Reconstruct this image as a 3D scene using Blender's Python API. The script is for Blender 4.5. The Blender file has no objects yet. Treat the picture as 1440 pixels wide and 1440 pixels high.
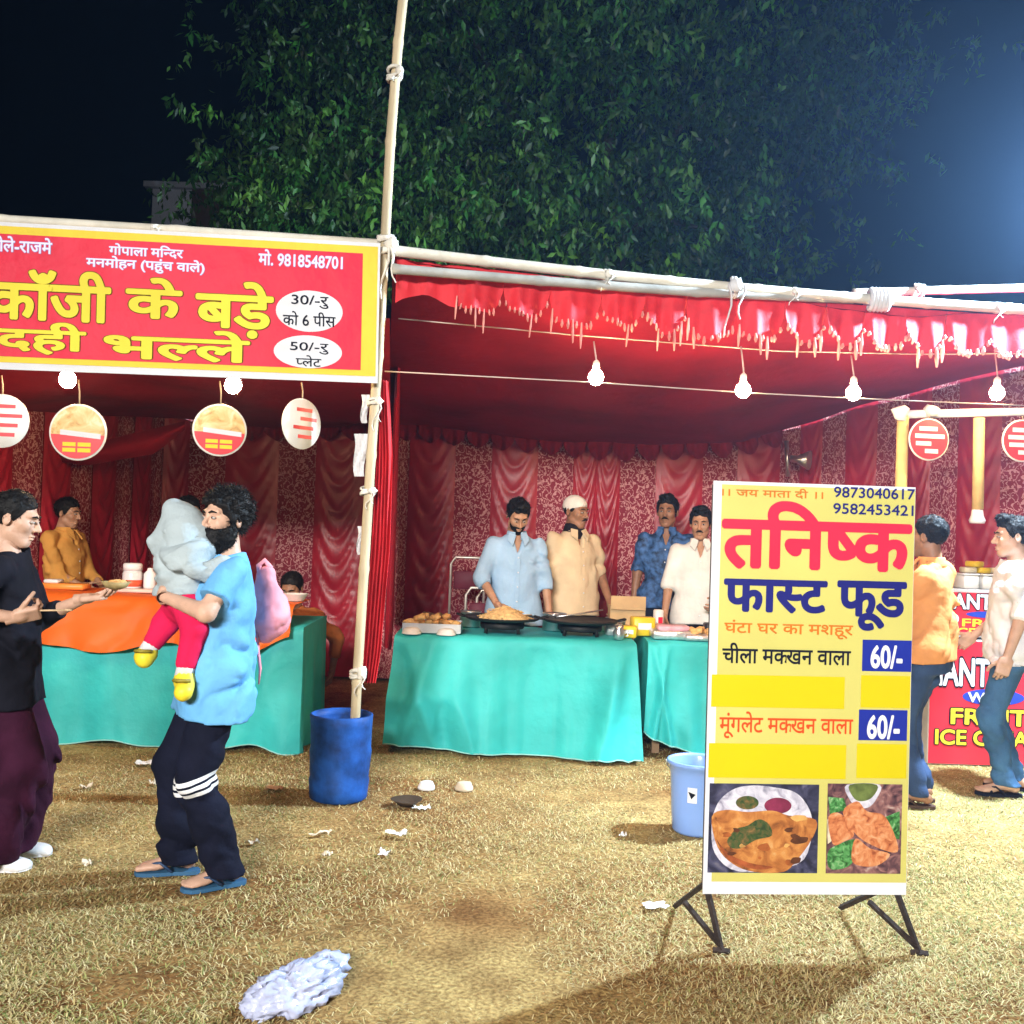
import bpy, bmesh, math, random
import numpy as np
from mathutils import Matrix, Vector

random.seed(7); RNG = np.random.default_rng(11)
R = math.radians
scene = bpy.context.scene
COL = scene.collection

# ------------------------------------------------------------------ camera
CAM_H, FPX, PITCH, ROLL = 1.5, 1400.0, R(0.9), R(2.0)
cam_d = bpy.data.cameras.new('camera'); cam = bpy.data.objects.new('camera', cam_d); COL.objects.link(cam)
cam_d.sensor_width = 36.0; cam_d.lens = 36.0 * FPX / 1440.0
cam_d.clip_start = 0.05; cam_d.clip_end = 400.0
CAM_M = Matrix.Translation((0, 0, CAM_H)) @ Matrix.Rotation(R(90) + PITCH, 4, 'X') @ Matrix.Rotation(ROLL, 4, 'Z')
cam.matrix_world = CAM_M
scene.camera = cam

# ------------------------------------------------------------------ world: night sky after dusk
world = bpy.data.worlds.new('World'); scene.world = world; world.use_nodes = True
wn = world.node_tree.nodes; wl = world.node_tree.links
wbg = wn['Background']; sky_t = wn.new('ShaderNodeTexSky'); sky_t.sky_type = 'NISHITA'; sky_t.sun_disc = False
sky_t.sun_elevation = R(-5.0); sky_t.sun_rotation = R(62); sky_t.ozone_density = 6.0; sky_t.dust_density = 0.2; sky_t.air_density = 1.2
wtint = wn.new('ShaderNodeMix'); wtint.data_type = 'RGBA'; wtint.blend_type = 'MULTIPLY'; wtint.inputs[0].default_value = 1.0; wtint.inputs[7].default_value = (0.28, 0.40, 1.0, 1); wl.new(sky_t.outputs[0], wtint.inputs[6]); wl.new(wtint.outputs[2], wbg.inputs[0]); wbg.inputs[1].default_value = 0.10

# ------------------------------------------------------------------ lamps of the fairground
def lamp(name, kind, loc, power, col, size=0.2, aim=None):
    d = bpy.data.lights.new(name, kind); d.energy = power; d.color = col
    if kind == 'AREA': d.shape = 'RECTANGLE'; d.size = size[0]; d.size_y = size[1]; d.spread = R(72)
    else: d.shadow_soft_size = size
    o = bpy.data.objects.new(name, d); COL.objects.link(o); o.location = loc
    if aim: o.rotation_euler = (Vector(aim) - Vector(loc)).to_track_quat('-Z', 'Y').to_euler()
    return o
FLOOD = (3.36, 5.62, 3.5)             # lamp on the bar end, just outside the right edge
MAST = (-2.2, -7.0, 4.6)               # lamp bank on a mast behind the photographer
lamp('floodlight_lamp', 'POINT', FLOOD, 1750, (0.62, 0.82, 1.0), 0.09)
lamp('mast_lamp', 'AREA', MAST, 280, (1.0, 0.97, 0.92), (3.6, 1.0), (0.2, 6.5, 0.6))

vs = scene.view_settings
scene.display_settings.display_device = 'sRGB'
vs.view_transform = 'Standard'; vs.look = 'None'; vs.gamma = 1.0; vs.use_curve_mapping = False
vs.exposure = 0.62
scene.cycles.use_denoising = True
scene.cycles.adaptive_threshold = 0.03; scene.cycles.max_bounces = 4; scene.cycles.diffuse_bounces = 2; scene.cycles.glossy_bounces = 2; scene.cycles.transmission_bounces = 2; scene.cycles.volume_bounces = 0
scene.cycles.sample_clamp_indirect = 4.0

# ------------------------------------------------------------------ pixel -> place
C3 = np.array(CAM_M.to_3x3())
def ray(px, py):
    d = C3 @ np.array([(px - 720.0) / FPX, (720.0 - py) / FPX, -1.0]); return d
def P(px, py, Y):                       # the point of that pixel's ray at depth Y
    d = ray(px, py); t = Y / d[1]; return np.array([d[0] * t, Y, CAM_H + d[2] * t])
def G(px, py, z=0.0):                   # the ground under that pixel
    d = ray(px, py); t = (z - CAM_H) / d[2]; return np.array([d[0] * t, d[1] * t, z])
def XY(px, Y, z=1.2):                   # place at depth Y on the vertical through px at height z
    py = 742.0
    for _ in range(4):
        p = P(px, py, Y); py -= (z - p[2]) * FPX / Y
    return P(px, py, Y)

# ------------------------------------------------------------------ materials
MATS = {}
def mat(name, col, rough=0.7, var=0.15, scale=6.0, bump=0.0, bscale=40.0, metal=0.0, spec=0.4, emit=0.0, coat=0.0, stretch=(1, 1, 1), sub=0.0, trans=0.0, bdist=0.01):
    if name in MATS: return MATS[name]
    m = bpy.data.materials.new(name); m.use_nodes = True; nt = m.node_tree; N = nt.nodes; L = nt.links
    b = N['Principled BSDF']; tc = N.new('ShaderNodeTexCoord'); mp = N.new('ShaderNodeMapping'); mp.inputs['Scale'].default_value = stretch
    L.new(tc.outputs['Object'], mp.inputs[0])
    nz = N.new('ShaderNodeTexNoise'); nz.inputs['Scale'].default_value = scale; nz.inputs['Detail'].default_value = 5; L.new(mp.outputs[0], nz.inputs['Vector'])
    rp = N.new('ShaderNodeValToRGB'); rp.color_ramp.elements[0].position = 0.3; rp.color_ramp.elements[1].position = 0.7
    c = np.array(col[:3]); rp.color_ramp.elements[0].color = (*(c * (1 - var)), 1); rp.color_ramp.elements[1].color = (*np.minimum(c * (1 + var), 1), 1)
    L.new(nz.outputs['Fac'], rp.inputs[0]); L.new(rp.outputs[0], b.inputs['Base Color'])
    b.inputs['Roughness'].default_value = rough; b.inputs['Metallic'].default_value = metal; b.inputs['Specular IOR Level'].default_value = spec
    if coat: b.inputs['Coat Weight'].default_value = coat; b.inputs['Coat Roughness'].default_value = 0.15
    if bump:
        n2 = N.new('ShaderNodeTexNoise'); n2.inputs['Scale'].default_value = bscale; n2.inputs['Detail'].default_value = 4; L.new(mp.outputs[0], n2.inputs['Vector'])
        bp = N.new('ShaderNodeBump'); bp.inputs['Strength'].default_value = bump; bp.inputs['Distance'].default_value = bdist
        L.new(n2.outputs['Fac'], bp.inputs['Height']); L.new(bp.outputs[0], b.inputs['Normal'])
    if emit: b.inputs['Emission Color'].default_value = (*col[:3], 1); b.inputs['Emission Strength'].default_value = emit
    if trans:                            # thin cloth or leaf: light comes through
        tr = N.new('ShaderNodeBsdfTranslucent'); L.new(rp.outputs[0], tr.inputs[0]); mx = N.new('ShaderNodeMixShader'); mx.inputs[0].default_value = trans
        L.new(b.outputs[0], mx.inputs[1]); L.new(tr.outputs[0], mx.inputs[2]); L.new(mx.outputs[0], N['Material Output'].inputs[0])
    MATS[name] = m; return m

def swirl_cloth(name, base, pale, scale):
    m = bpy.data.materials.new(name); m.use_nodes = True; nt = m.node_tree; N = nt.nodes; L = nt.links; b = N['Principled BSDF']
    tc = N.new('ShaderNodeTexCoord'); mp = N.new('ShaderNodeMapping'); L.new(tc.outputs['Generated'], mp.inputs[0]); mp.inputs['Scale'].default_value = scale
    nz = N.new('ShaderNodeTexNoise'); nz.inputs['Scale'].default_value = 1.3; nz.inputs['Detail'].default_value = 2; L.new(mp.outputs[0], nz.inputs['Vector'])
    ad = N.new('ShaderNodeVectorMath'); ad.operation = 'MULTIPLY_ADD'; ad.inputs[1].default_value = (1.6, 1.6, 1.6); L.new(nz.outputs['Color'], ad.inputs[0]); L.new(mp.outputs[0], ad.inputs[2])
    vo = N.new('ShaderNodeTexVoronoi'); vo.feature = 'F1'; vo.inputs['Scale'].default_value = 1.0; L.new(ad.outputs[0], vo.inputs['Vector'])
    mu = N.new('ShaderNodeMath'); mu.operation = 'MULTIPLY'; mu.inputs[1].default_value = 15; L.new(vo.outputs['Distance'], mu.inputs[0])
    si = N.new('ShaderNodeMath'); si.operation = 'SINE'; L.new(mu.outputs[0], si.inputs[0])
    rp = N.new('ShaderNodeValToRGB'); e = rp.color_ramp.elements; e[0].position = 0.38; e[1].position = 0.62; e[0].color = (*base, 1); e[1].color = (*pale, 1)
    L.new(si.outputs[0], rp.inputs[0]); L.new(rp.outputs[0], b.inputs['Base Color']); b.inputs['Roughness'].default_value = 0.75; b.inputs['Specular IOR Level'].default_value = 0.3
    MATS[name] = m; return m

def food_mat(name, cols, scale, rough=0.45):
    m = bpy.data.materials.new(name); m.use_nodes = True; nt = m.node_tree; N = nt.nodes; L = nt.links; b = N['Principled BSDF']; tc = N.new('ShaderNodeTexCoord')
    n1 = N.new('ShaderNodeTexNoise'); n1.inputs['Scale'].default_value = scale; n1.inputs['Detail'].default_value = 7; n1.inputs['Distortion'].default_value = 1.2; L.new(tc.outputs['Object'], n1.inputs['Vector'])
    rp = N.new('ShaderNodeValToRGB'); e = rp.color_ramp.elements; k = len(cols); e[0].position = 0.28; e[1].position = 0.74; e[0].color = (*cols[0], 1); e[1].color = (*cols[-1], 1)
    for i in range(1, k - 1): q = e.new(0.28 + 0.46 * i / (k - 1)); q.color = (*cols[i], 1)
    L.new(n1.outputs['Fac'], rp.inputs[0]); L.new(rp.outputs[0], b.inputs['Base Color']); b.inputs['Roughness'].default_value = rough; MATS[name] = m; return m

def attr_mat(name, attr, rough=0.8, trans=0.0, spec=0.3):
    m = bpy.data.materials.new(name); m.use_nodes = True; nt = m.node_tree; N = nt.nodes; L = nt.links; b = N['Principled BSDF']
    a = N.new('ShaderNodeAttribute'); a.attribute_name = attr; L.new(a.outputs['Color'], b.inputs['Base Color']); b.inputs['Roughness'].default_value = rough; b.inputs['Specular IOR Level'].default_value = spec
    if trans:
        tr = N.new('ShaderNodeBsdfTranslucent'); L.new(a.outputs['Color'], tr.inputs[0]); mx = N.new('ShaderNodeMixShader'); mx.inputs[0].default_value = trans
        L.new(b.outputs[0], mx.inputs[1]); L.new(tr.outputs[0], mx.inputs[2]); L.new(mx.outputs[0], N['Material Output'].inputs[0])
    MATS[name] = m; return m

# ------------------------------------------------------------------ things and parts
def tag(o, label=None, cat=None, group=None, kind=None):
    if label: o['label'] = label
    if cat: o['category'] = cat
    if group: o['group'] = group
    if kind: o['kind'] = kind
    return o
def empty(name, loc, label, cat, group=None, rz=0.0):
    o = bpy.data.objects.new(name, None); COL.objects.link(o); o.location = [float(v) for v in loc]; o.rotation_euler = (0, 0, rz); o.empty_display_size = 0.2
    return tag(o, label, cat, group)
def wloc(o):
    v = Vector((0, 0, 0))
    while o is not None: v += o.location; o = o.parent
    return v
def mesh_obj(name, V, F, m, parent=None, smooth=True, local=False):
    V = np.asarray(V, dtype=float).reshape(-1, 3)
    if parent is not None and not local: V = V - np.array(wloc(parent))
    me = bpy.data.meshes.new(name); me.from_pydata(V.tolist(), [], [list(map(int, f)) for f in F] if not isinstance(F, np.ndarray) else F.tolist())
    if smooth: me.polygons.foreach_set('use_smooth', [True] * len(me.polygons))
    if m is not None: me.materials.append(m)
    me.update(); o = bpy.data.objects.new(name, me); COL.objects.link(o)
    if parent is not None: o.parent = parent
    return o
def copy_tree(o, parent=None):
    c = o.copy(); COL.objects.link(c); c.parent = parent
    for ch in list(o.children): copy_tree(ch, c)
    return c
def frame_of(d):
    d = np.asarray(d, float); d = d / (np.linalg.norm(d) + 1e-12)
    a = np.array([0, 0, 1.0]) if abs(d[2]) < 0.9 else np.array([1.0, 0, 0])
    u = np.cross(a, d); u /= np.linalg.norm(u); return u, np.cross(d, u), d

class MB:
    def __init__(s): s.V = []; s.F = []; s.n = 0
    def add(s, V, F):
        V = np.asarray(V, float).reshape(-1, 3); s.V.append(V); s.F += [[i + s.n for i in f] for f in F]; s.n += len(V); return s
    def box(s, c, d, bev=0.0, rz=0.0):
        d = np.array(d, float) / 2; b = min(bev, d.min() * 0.8)
        if b <= 0:
            V = np.array([[x, y, z] for z in (-1, 1) for x, y in ((-1, -1), (1, -1), (1, 1), (-1, 1))]) * d
            F = [[3, 2, 1, 0], [4, 5, 6, 7], [0, 1, 5, 4], [1, 2, 6, 5], [2, 3, 7, 6], [3, 0, 4, 7]]
        else:
            V = []; lv = [(-d[2], b), (-d[2] + b, 0), (d[2] - b, 0), (d[2], b)]
            for z, ins in lv:
                for sx, sy, k in ((-1, -1, 0), (1, -1, 1), (1, 1, 0), (-1, 1, 1)):
                    e = max(ins, 0)
                    p1 = (sx * (d[0] - e), sy * (d[1] - b - e * 0)); p2 = (sx * (d[0] - b), sy * (d[1] - e))
                    pr = [p1, p2] if k == 0 else [p2, p1]
                    for q in pr: V.append((q[0], q[1], z))
            V = np.array(V); F = []
            for r in range(3):
                for j in range(8): F.append([r * 8 + j, r * 8 + (j + 1) % 8, r * 8 + 8 + (j + 1) % 8, r * 8 + 8 + j])
            F.append(list(range(7, -1, -1))); F.append(list(range(24, 32)))
        if rz: ca, sa = math.cos(rz), math.sin(rz); V = np.stack([V[:, 0] * ca - V[:, 1] * sa, V[:, 0] * sa + V[:, 1] * ca, V[:, 2]], 1)
        return s.add(V + np.array(c, float), F)
    def tube(s, pts, r, n=8, cap=True, flat=None):
        pts = np.asarray(pts, float); k = len(pts); r = np.broadcast_to(np.asarray(r, float), (k,)); V = []; F = []; pu = None
        for i in range(k):
            d = pts[min(i + 1, k - 1)] - pts[max(i - 1, 0)]; u, v, w = frame_of(d)
            if pu is not None:
                u = pu - w * np.dot(pu, w); u /= (np.linalg.norm(u) + 1e-9); v = np.cross(w, u)
            pu = u
            for j in range(n):
                a = 2 * math.pi * j / n; V.append(pts[i] + r[i] * (math.cos(a) * u + (flat or 1) * math.sin(a) * v))
        for i in range(k - 1):
            for j in range(n): F.append([i * n + j, i * n + (j + 1) % n, (i + 1) * n + (j + 1) % n, (i + 1) * n + j])
        if cap: F.append(list(range(n - 1, -1, -1))); F.append([(k - 1) * n + j for j in range(n)])
        return s.add(V, F)
    def lathe(s, c, prof, n=24, axis=None, jit=0.0):
        V = []; F = []; u, v, w = frame_of(axis if axis is not None else (0, 0, 1)); c = np.array(c, float)
        for (r, z) in prof:
            for j in range(n):
                a = 2 * math.pi * j / n; rr = r * (1 + jit * math.sin(3 * a + z * 9)); V.append(c + rr * (math.cos(a) * u + math.sin(a) * v) + z * w)
        for i in range(len(prof) - 1):
            for j in range(n): F.append([i * n + j, i * n + (j + 1) % n, (i + 1) * n + (j + 1) % n, (i + 1) * n + j])
        if prof[0][0] > 1e-6: F.append(list(range(n - 1, -1, -1)))
        if prof[-1][0] > 1e-6: F.append([(len(prof) - 1) * n + j for j in range(n)])
        return s.add(V, F)
    def grid(s, A):                      # A: (m, n, 3)
        m, n = A.shape[:2]; F = [[i * n + j, i * n + j + 1, (i + 1) * n + j + 1, (i + 1) * n + j] for i in range(m - 1) for j in range(n - 1)]
        return s.add(A.reshape(-1, 3), F)
    def lump(s, c, r, seed=0, amp=0.15, n=10):
        rg = np.random.default_rng(seed); ph = rg.uniform(0, 6.28, 6); V = []; F = []
        for i in range(n // 2 + 1):
            t = math.pi * i / (n // 2)
            for j in range(n):
                a = 2 * math.pi * j / n; d = np.array([math.sin(t) * math.cos(a), math.sin(t) * math.sin(a), math.cos(t)])
                k = 1 + amp * (math.sin(3 * d[0] + ph[0]) + math.sin(4 * d[1] + ph[1]) + math.sin(5 * d[2] + ph[2])) / 1.7
                V.append(np.array(c) + d * np.array(r) * k)
        for i in range(n // 2):
            for j in range(n): F.append([i * n + j, (i + 1) * n + j, (i + 1) * n + (j + 1) % n, i * n + (j + 1) % n])
        return s.add(V, F)
    def build(s, name, m, parent=None, smooth=True, local=False): return mesh_obj(name, np.concatenate(s.V), s.F, m, parent, smooth, local)

# value noise on numpy arrays
_LAT = RNG.uniform(-1, 1, (32, 32, 32))
def vnoise(Q):
    i = np.floor(Q).astype(int); f = Q - i; f = f * f * (3 - 2 * f); i0 = i & 31; i1 = (i + 1) & 31
    a = _LAT[i0[..., 0], i0[..., 1], i0[..., 2]]; b = _LAT[i1[..., 0], i0[..., 1], i0[..., 2]]; c = _LAT[i0[..., 0], i1[..., 1], i0[..., 2]]; d = _LAT[i1[..., 0], i1[..., 1], i0[..., 2]]
    e = _LAT[i0[..., 0], i0[..., 1], i1[..., 2]]; g = _LAT[i1[..., 0], i0[..., 1], i1[..., 2]]; h = _LAT[i0[..., 0], i1[..., 1], i1[..., 2]]; k = _LAT[i1[..., 0], i1[..., 1], i1[..., 2]]
    x, y, z = f[..., 0], f[..., 1], f[..., 2]
    return ((a * (1 - x) + b * x) * (1 - y) + (c * (1 - x) + d * x) * y) * (1 - z) + ((e * (1 - x) + g * x) * (1 - y) + (h * (1 - x) + k * x) * y) * z

# ------------------------------------------------------------------ lettering (flat print as thin meshes)
_fc = bpy.data.curves.new('type_setter', 'FONT'); _fo = bpy.data.objects.new('type_setter', _fc); COL.objects.link(_fo)
_GL = {}
def _raw(body, off):
    _fc.body = body; _fc.offset = 0.0; _fc.resolution_u = 4
    dg = bpy.context.evaluated_depsgraph_get(); dg.update(); ev = _fo.evaluated_get(dg); me = ev.to_mesh()
    V = np.zeros(len(me.vertices) * 3); me.vertices.foreach_get('co', V); V = V.reshape(-1, 3); F = [list(p.vertices) for p in me.polygons]; ev.to_mesh_clear()
    return V, F
_TA = None
def glyph(ch, off, half=False):
    global _TA
    key = (ch, off, half)
    if key in _GL: return _GL[key]
    if _TA is None: _TA = _raw('त', 0)[0][:, 0].max()
    adv = _raw(ch + 'त', 0)[0][:, 0].max() - _TA
    V, F = _raw(ch, off) if ch != ' ' else (np.zeros((0, 3)), [])
    if half:                             # half form: the letter without its right-hand stem
        if ch == 'क': cut = 0.86 * adv
        else:
            x = V[(V[:, 1] < 0.3) & (V[:, 0] > 0.6 * adv)][:, 0]; cut = x.max() - 0.085 if len(x) else 0.8 * adv
        bm = bmesh.new(); vs_ = [bm.verts.new(v) for v in V]
        for f in F:
            try: bm.faces.new([vs_[i] for i in f])
            except ValueError: pass
        bmesh.ops.bisect_plane(bm, geom=bm.verts[:] + bm.edges[:] + bm.faces[:], plane_co=(cut, 0, 0), plane_no=(1, 0, 0), clear_outer=True)
        bm.verts.index_update(); V = np.array([v.co[:] for v in bm.verts]); F = [[v.index for v in f.verts] for f in bm.faces]; bm.free(); adv = cut
    _GL[key] = (V, F, adv); return _GL[key]
def set_line(body, off=0.0, space=0.0):
    Vs, Fs, n, x, k, i = [], [], 0, 0.0, 0, 0
    while i < len(body):
        ch = body[i]; half = i + 1 < len(body) and body[i + 1] == '~'
        V, F, adv = glyph(ch, 0.0, half)
        if len(V):
            sh = [(0, 0)] + ([(off * math.cos(q), off * math.sin(q)) for q in np.arange(10) * math.pi / 5] if off else [])
            for si, (ox, oy) in enumerate(sh):          # a bold stroke: the letter printed again all round itself
                W = V + np.array([x + ox, oy, 0.0]); W[:, 2] = (k % 3) * 0.00033 + si * 0.00003; Vs.append(W); Fs += [[a + n for a in f] for f in F]; n += len(W)
            k += 1
        x += adv + space; i += 2 if half else 1
    return np.concatenate(Vs), Fs
class Plane:                             # a printed surface: origin, u (right), v (up), n (towards the viewer)
    def __init__(s, o, u, v):
        s.o = np.array(o, float); s.u = np.array(u, float) / np.linalg.norm(u); v = np.array(v, float); v = v - s.u * np.dot(v, s.u); s.v = v / np.linalg.norm(v); s.n = np.cross(s.u, s.v)
    def uv(s, px, py):
        d = ray(px, py); c = np.array([0, 0, CAM_H]); t = np.dot(s.o - c, s.n) / np.dot(d, s.n); p = c + t * d - s.o; return np.array([np.dot(p, s.u), np.dot(p, s.v)])
    def pt(s, u, v, h=0.0): return s.o + s.u * u + s.v * v + s.n * h
    def rect(s, x0, x1, y0, y1):
        cx, cy = (x0 + x1) / 2, (y0 + y1) / 2
        return s.uv(x0, cy)[0], s.uv(x1, cy)[0], s.uv(cx, y1)[1], s.uv(cx, y0)[1]
    def lettering(s, body, x0, x1, y0, y1, m, parent, h=0.004, off=0.0, name='lettering', halo=None, space=0.0):
        u0, u1, v0, v1 = s.rect(x0, x1, y0, y1)
        V, F = set_line(body, off, space); lo = V.min(0); hi = V.max(0); sx = (u1 - u0) / (hi[0] - lo[0]); sy = (v1 - v0) / (hi[1] - lo[1])
        def put(V, F, hh, nm, mm, par):
            Q = np.stack([s.pt(u0 + (a[0] - lo[0]) * sx, v0 + (a[1] - lo[1]) * sy, hh + a[2]) for a in V]); return mesh_obj(nm, Q, F, mm, par, False)
        o = put(V, F, h, name, m, parent)
        if halo:
            V2, F2 = set_line(body, off + halo[1], space); put(V2, F2, h - 0.0016, 'letter_outline', halo[0], parent)
        return o
    def patch(s, name, x0, x1, y0, y1, m, parent, h, round_=False, pts=None, uvs=None):
        if uvs is not None: A = np.stack([s.pt(a, b, h) for a, b in uvs])
        elif pts is not None:
            q = np.array(pts, float); k = len(q)
            if k > 4:                    # rounded outline through the given points
                q = np.concatenate([[.5 * (2 * q[i] + (q[(i + 1) % k] - q[i - 1]) * t + (2 * q[i - 1] - 5 * q[i] + 4 * q[(i + 1) % k] - q[(i + 2) % k]) * t * t + (3 * q[i] - q[i - 1] - 3 * q[(i + 1) % k] + q[(i + 2) % k]) * t ** 3) for t in (0, .25, .5, .75)] for i in range(k)])
            A = np.stack([s.pt(*s.uv(a, b), h) for a, b in q])
        else:
            u0, u1, v0, v1 = s.rect(x0, x1, y0, y1)
            if round_: A = np.stack([s.pt((u0 + u1) / 2 + (u1 - u0) / 2 * math.cos(a), (v0 + v1) / 2 + (v1 - v0) / 2 * math.sin(a), h) for a in np.linspace(0, 2 * math.pi, 40, endpoint=False)])
            else: A = np.stack([s.pt(u0, v0, h), s.pt(u1, v0, h), s.pt(u1, v1, h), s.pt(u0, v1, h)])
        c = A.mean(0); B = np.concatenate([A, A - s.n * 0.0009]); k = len(A)
        F = [list(range(k))] + [[i, i + k, (i + 1) % k + k, (i + 1) % k] for i in range(k)]
        return mesh_obj(name, B, F, m, parent, False)
# ================================================================== THE SETTING
def ground_material():
    m = bpy.data.materials.new('dry_ground'); m.use_nodes = True; nt = m.node_tree; N = nt.nodes; L = nt.links; b = N['Principled BSDF']
    tc = N.new('ShaderNodeTexCoord')
    def noise(sc, det=6):
        n = N.new('ShaderNodeTexNoise'); n.inputs['Scale'].default_value = sc; n.inputs['Detail'].default_value = det; L.new(tc.outputs['Object'], n.inputs['Vector']); return n
    big, mid, fine = noise(0.55, 4), noise(5, 6), noise(60, 5)
    r1 = N.new('ShaderNodeValToRGB'); e = r1.color_ramp.elements; e[0].position = 0.40; e[0].color = (0.30, 0.16, 0.06, 1); e[1].position = 0.60; e[1].color = (0.52, 0.39, 0.17, 1); L.new(big.outputs['Fac'], r1.inputs[0])
    r2 = N.new('ShaderNodeValToRGB'); e = r2.color_ramp.elements; e[0].position = 0.3; e[0].color = (0.62, 0.55, 0.5, 1); e[1].position = 0.7; e[1].color = (1.1, 1.1, 1.05, 1); L.new(mid.outputs['Fac'], r2.inputs[0])
    r3 = N.new('ShaderNodeValToRGB'); e = r3.color_ramp.elements; e[0].position = 0.35; e[0].color = (0.6, 0.55, 0.5, 1); e[1].position = 0.65; e[1].color = (1.2, 1.2, 1.15, 1); L.new(fine.outputs['Fac'], r3.inputs[0])
    m1 = N.new('ShaderNodeMix'); m1.data_type = 'RGBA'; m1.blend_type = 'MULTIPLY'; m1.inputs[0].default_value = 1; L.new(r1.outputs[0], m1.inputs[6]); L.new(r2.outputs[0], m1.inputs[7])
    m2 = N.new('ShaderNodeMix'); m2.data_type = 'RGBA'; m2.blend_type = 'MULTIPLY'; m2.inputs[0].default_value = 1; L.new(m1.outputs[2], m2.inputs[6]); L.new(r3.outputs[0], m2.inputs[7])
    L.new(m2.outputs[2], b.inputs['Base Color']); b.inputs['Roughness'].default_value = 0.95; b.inputs['Specular IOR Level'].default_value = 0.1
    bp = N.new('ShaderNodeBump'); bp.inputs['Strength'].default_value = 0.7; bp.inputs['Distance'].default_value = 0.02; L.new(fine.outputs['Fac'], bp.inputs['Height']); L.new(bp.outputs[0], b.inputs['Normal'])
    return m
gx = np.concatenate([[-150, -60, -20], np.linspace(-8, 8, 41), [20, 60, 150]]); gy = np.concatenate([[-60, -15], np.linspace(-4, 14, 46), [25, 60, 200]])
A = np.zeros((len(gy), len(gx), 3)); A[..., 0] = gx[None, :]; A[..., 1] = gy[:, None]
A[..., 2] = np.where((np.abs(A[..., 0]) < 7) & (A[..., 1] > -3) & (A[..., 1] < 13), -0.004 + 0.004 * vnoise(A * 1.3 + 5), 0)
A[..., 2] = np.minimum(A[..., 2], 0)
g = MB().grid(A).build('ground', ground_material()); tag(g, kind='structure')

# dry grass: short bent blades over the trampled lawn
def grass():
    rg = np.random.default_rng(5); n = 460000
    y = 2.6 + 4.7 * rg.random(n) ** 1.15; x = rg.uniform(-1, 1, n) * (0.62 * y + 0.5)
    Q = np.stack([x * 0.8, y * 0.8, np.zeros(n)], 1); dens = vnoise(Q + 3.3) * 0.6 + vnoise(Q * 3.1) * 0.5
    keep = dens + 0.62 > rg.random(n) * 1.3; x, y, dens = x[keep], y[keep], dens[keep]; n = len(x)
    a = rg.uniform(0, 2 * math.pi, n); ln = rg.uniform(0.009, 0.034, n); w = rg.uniform(0.0009, 0.0021, n); up = rg.uniform(0.03, 0.55, n)
    dx, dy = np.cos(a), np.sin(a); z0 = np.zeros(n)
    b1 = np.stack([x - dy * w, y + dx * w, z0 - 0.003], 1); b2 = np.stack([x + dy * w, y - dx * w, z0 - 0.003], 1)
    m1 = np.stack([x + dx * ln * 0.55, y + dy * ln * 0.55, ln * up * 0.62], 1); t = np.stack([x + dx * ln, y + dy * ln, ln * up * 0.75], 1)
    m2 = m1 + np.stack([dy * w, -dx * w, z0], 1) * 1.4; m1 = m1 - np.stack([dy * w, -dx * w, z0], 1) * 0.6
    V = np.stack([b1, b2, m2, m1, t], 1).reshape(-1, 3)
    i = np.arange(n) * 5; me = bpy.data.meshes.new('dry_grass')
    lv = np.stack([i, i + 1, i + 2, i + 3, i + 3, i + 2, i + 4], 1).reshape(-1)
    me.vertices.add(n * 5); me.vertices.foreach_set('co', V.reshape(-1)); me.loops.add(n * 7); me.loops.foreach_set('vertex_index', lv)
    me.polygons.add(n * 2); ls = np.stack([np.arange(n) * 7, np.arange(n) * 7 + 4], 1).reshape(-1); me.polygons.foreach_set('loop_start', ls)
    me.update(calc_edges=True)
    pal = np.array([[0.58, 0.47, 0.22], [0.50, 0.38, 0.16], [0.70, 0.60, 0.33], [0.34, 0.33, 0.11], [0.17, 0.22, 0.06], [0.40, 0.24, 0.10]])
    gr = vnoise(np.stack([x * 0.9, y * 0.9, z0], 1) + 9.1)
    pr = np.stack([z0 + 3, z0 + 2.4, z0 + 1.5, 1.0 + 2.0 * np.clip(gr, -.3, 1), 0.25 + 1.6 * np.clip(gr + 0.05, 0, 1), 1.0 - 1.4 * np.clip(gr, -1, .6)], 1); pr /= pr.sum(1, keepdims=True); cum = pr.cumsum(1)
    k = (rg.random(n)[:, None] > cum).sum(1).clip(0, 5); c = pal[k] * rg.uniform(0.75, 1.2, (n, 1))
    at = me.color_attributes.new('blade', 'FLOAT_COLOR', 'POINT'); cc = np.ones((n, 5, 4)); cc[:, :, :3] = c[:, None, :]; at.data.foreach_set('color', cc.reshape(-1))
    me.materials.append(attr_mat('grass_blades', 'blade', 0.8, 0.15, 0.2)); o = bpy.data.objects.new('dry_grass', me); COL.objects.link(o)
    tag(o, 'short dry straw coloured grass over the trampled ground', 'grass', kind='stuff')
grass()

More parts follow.
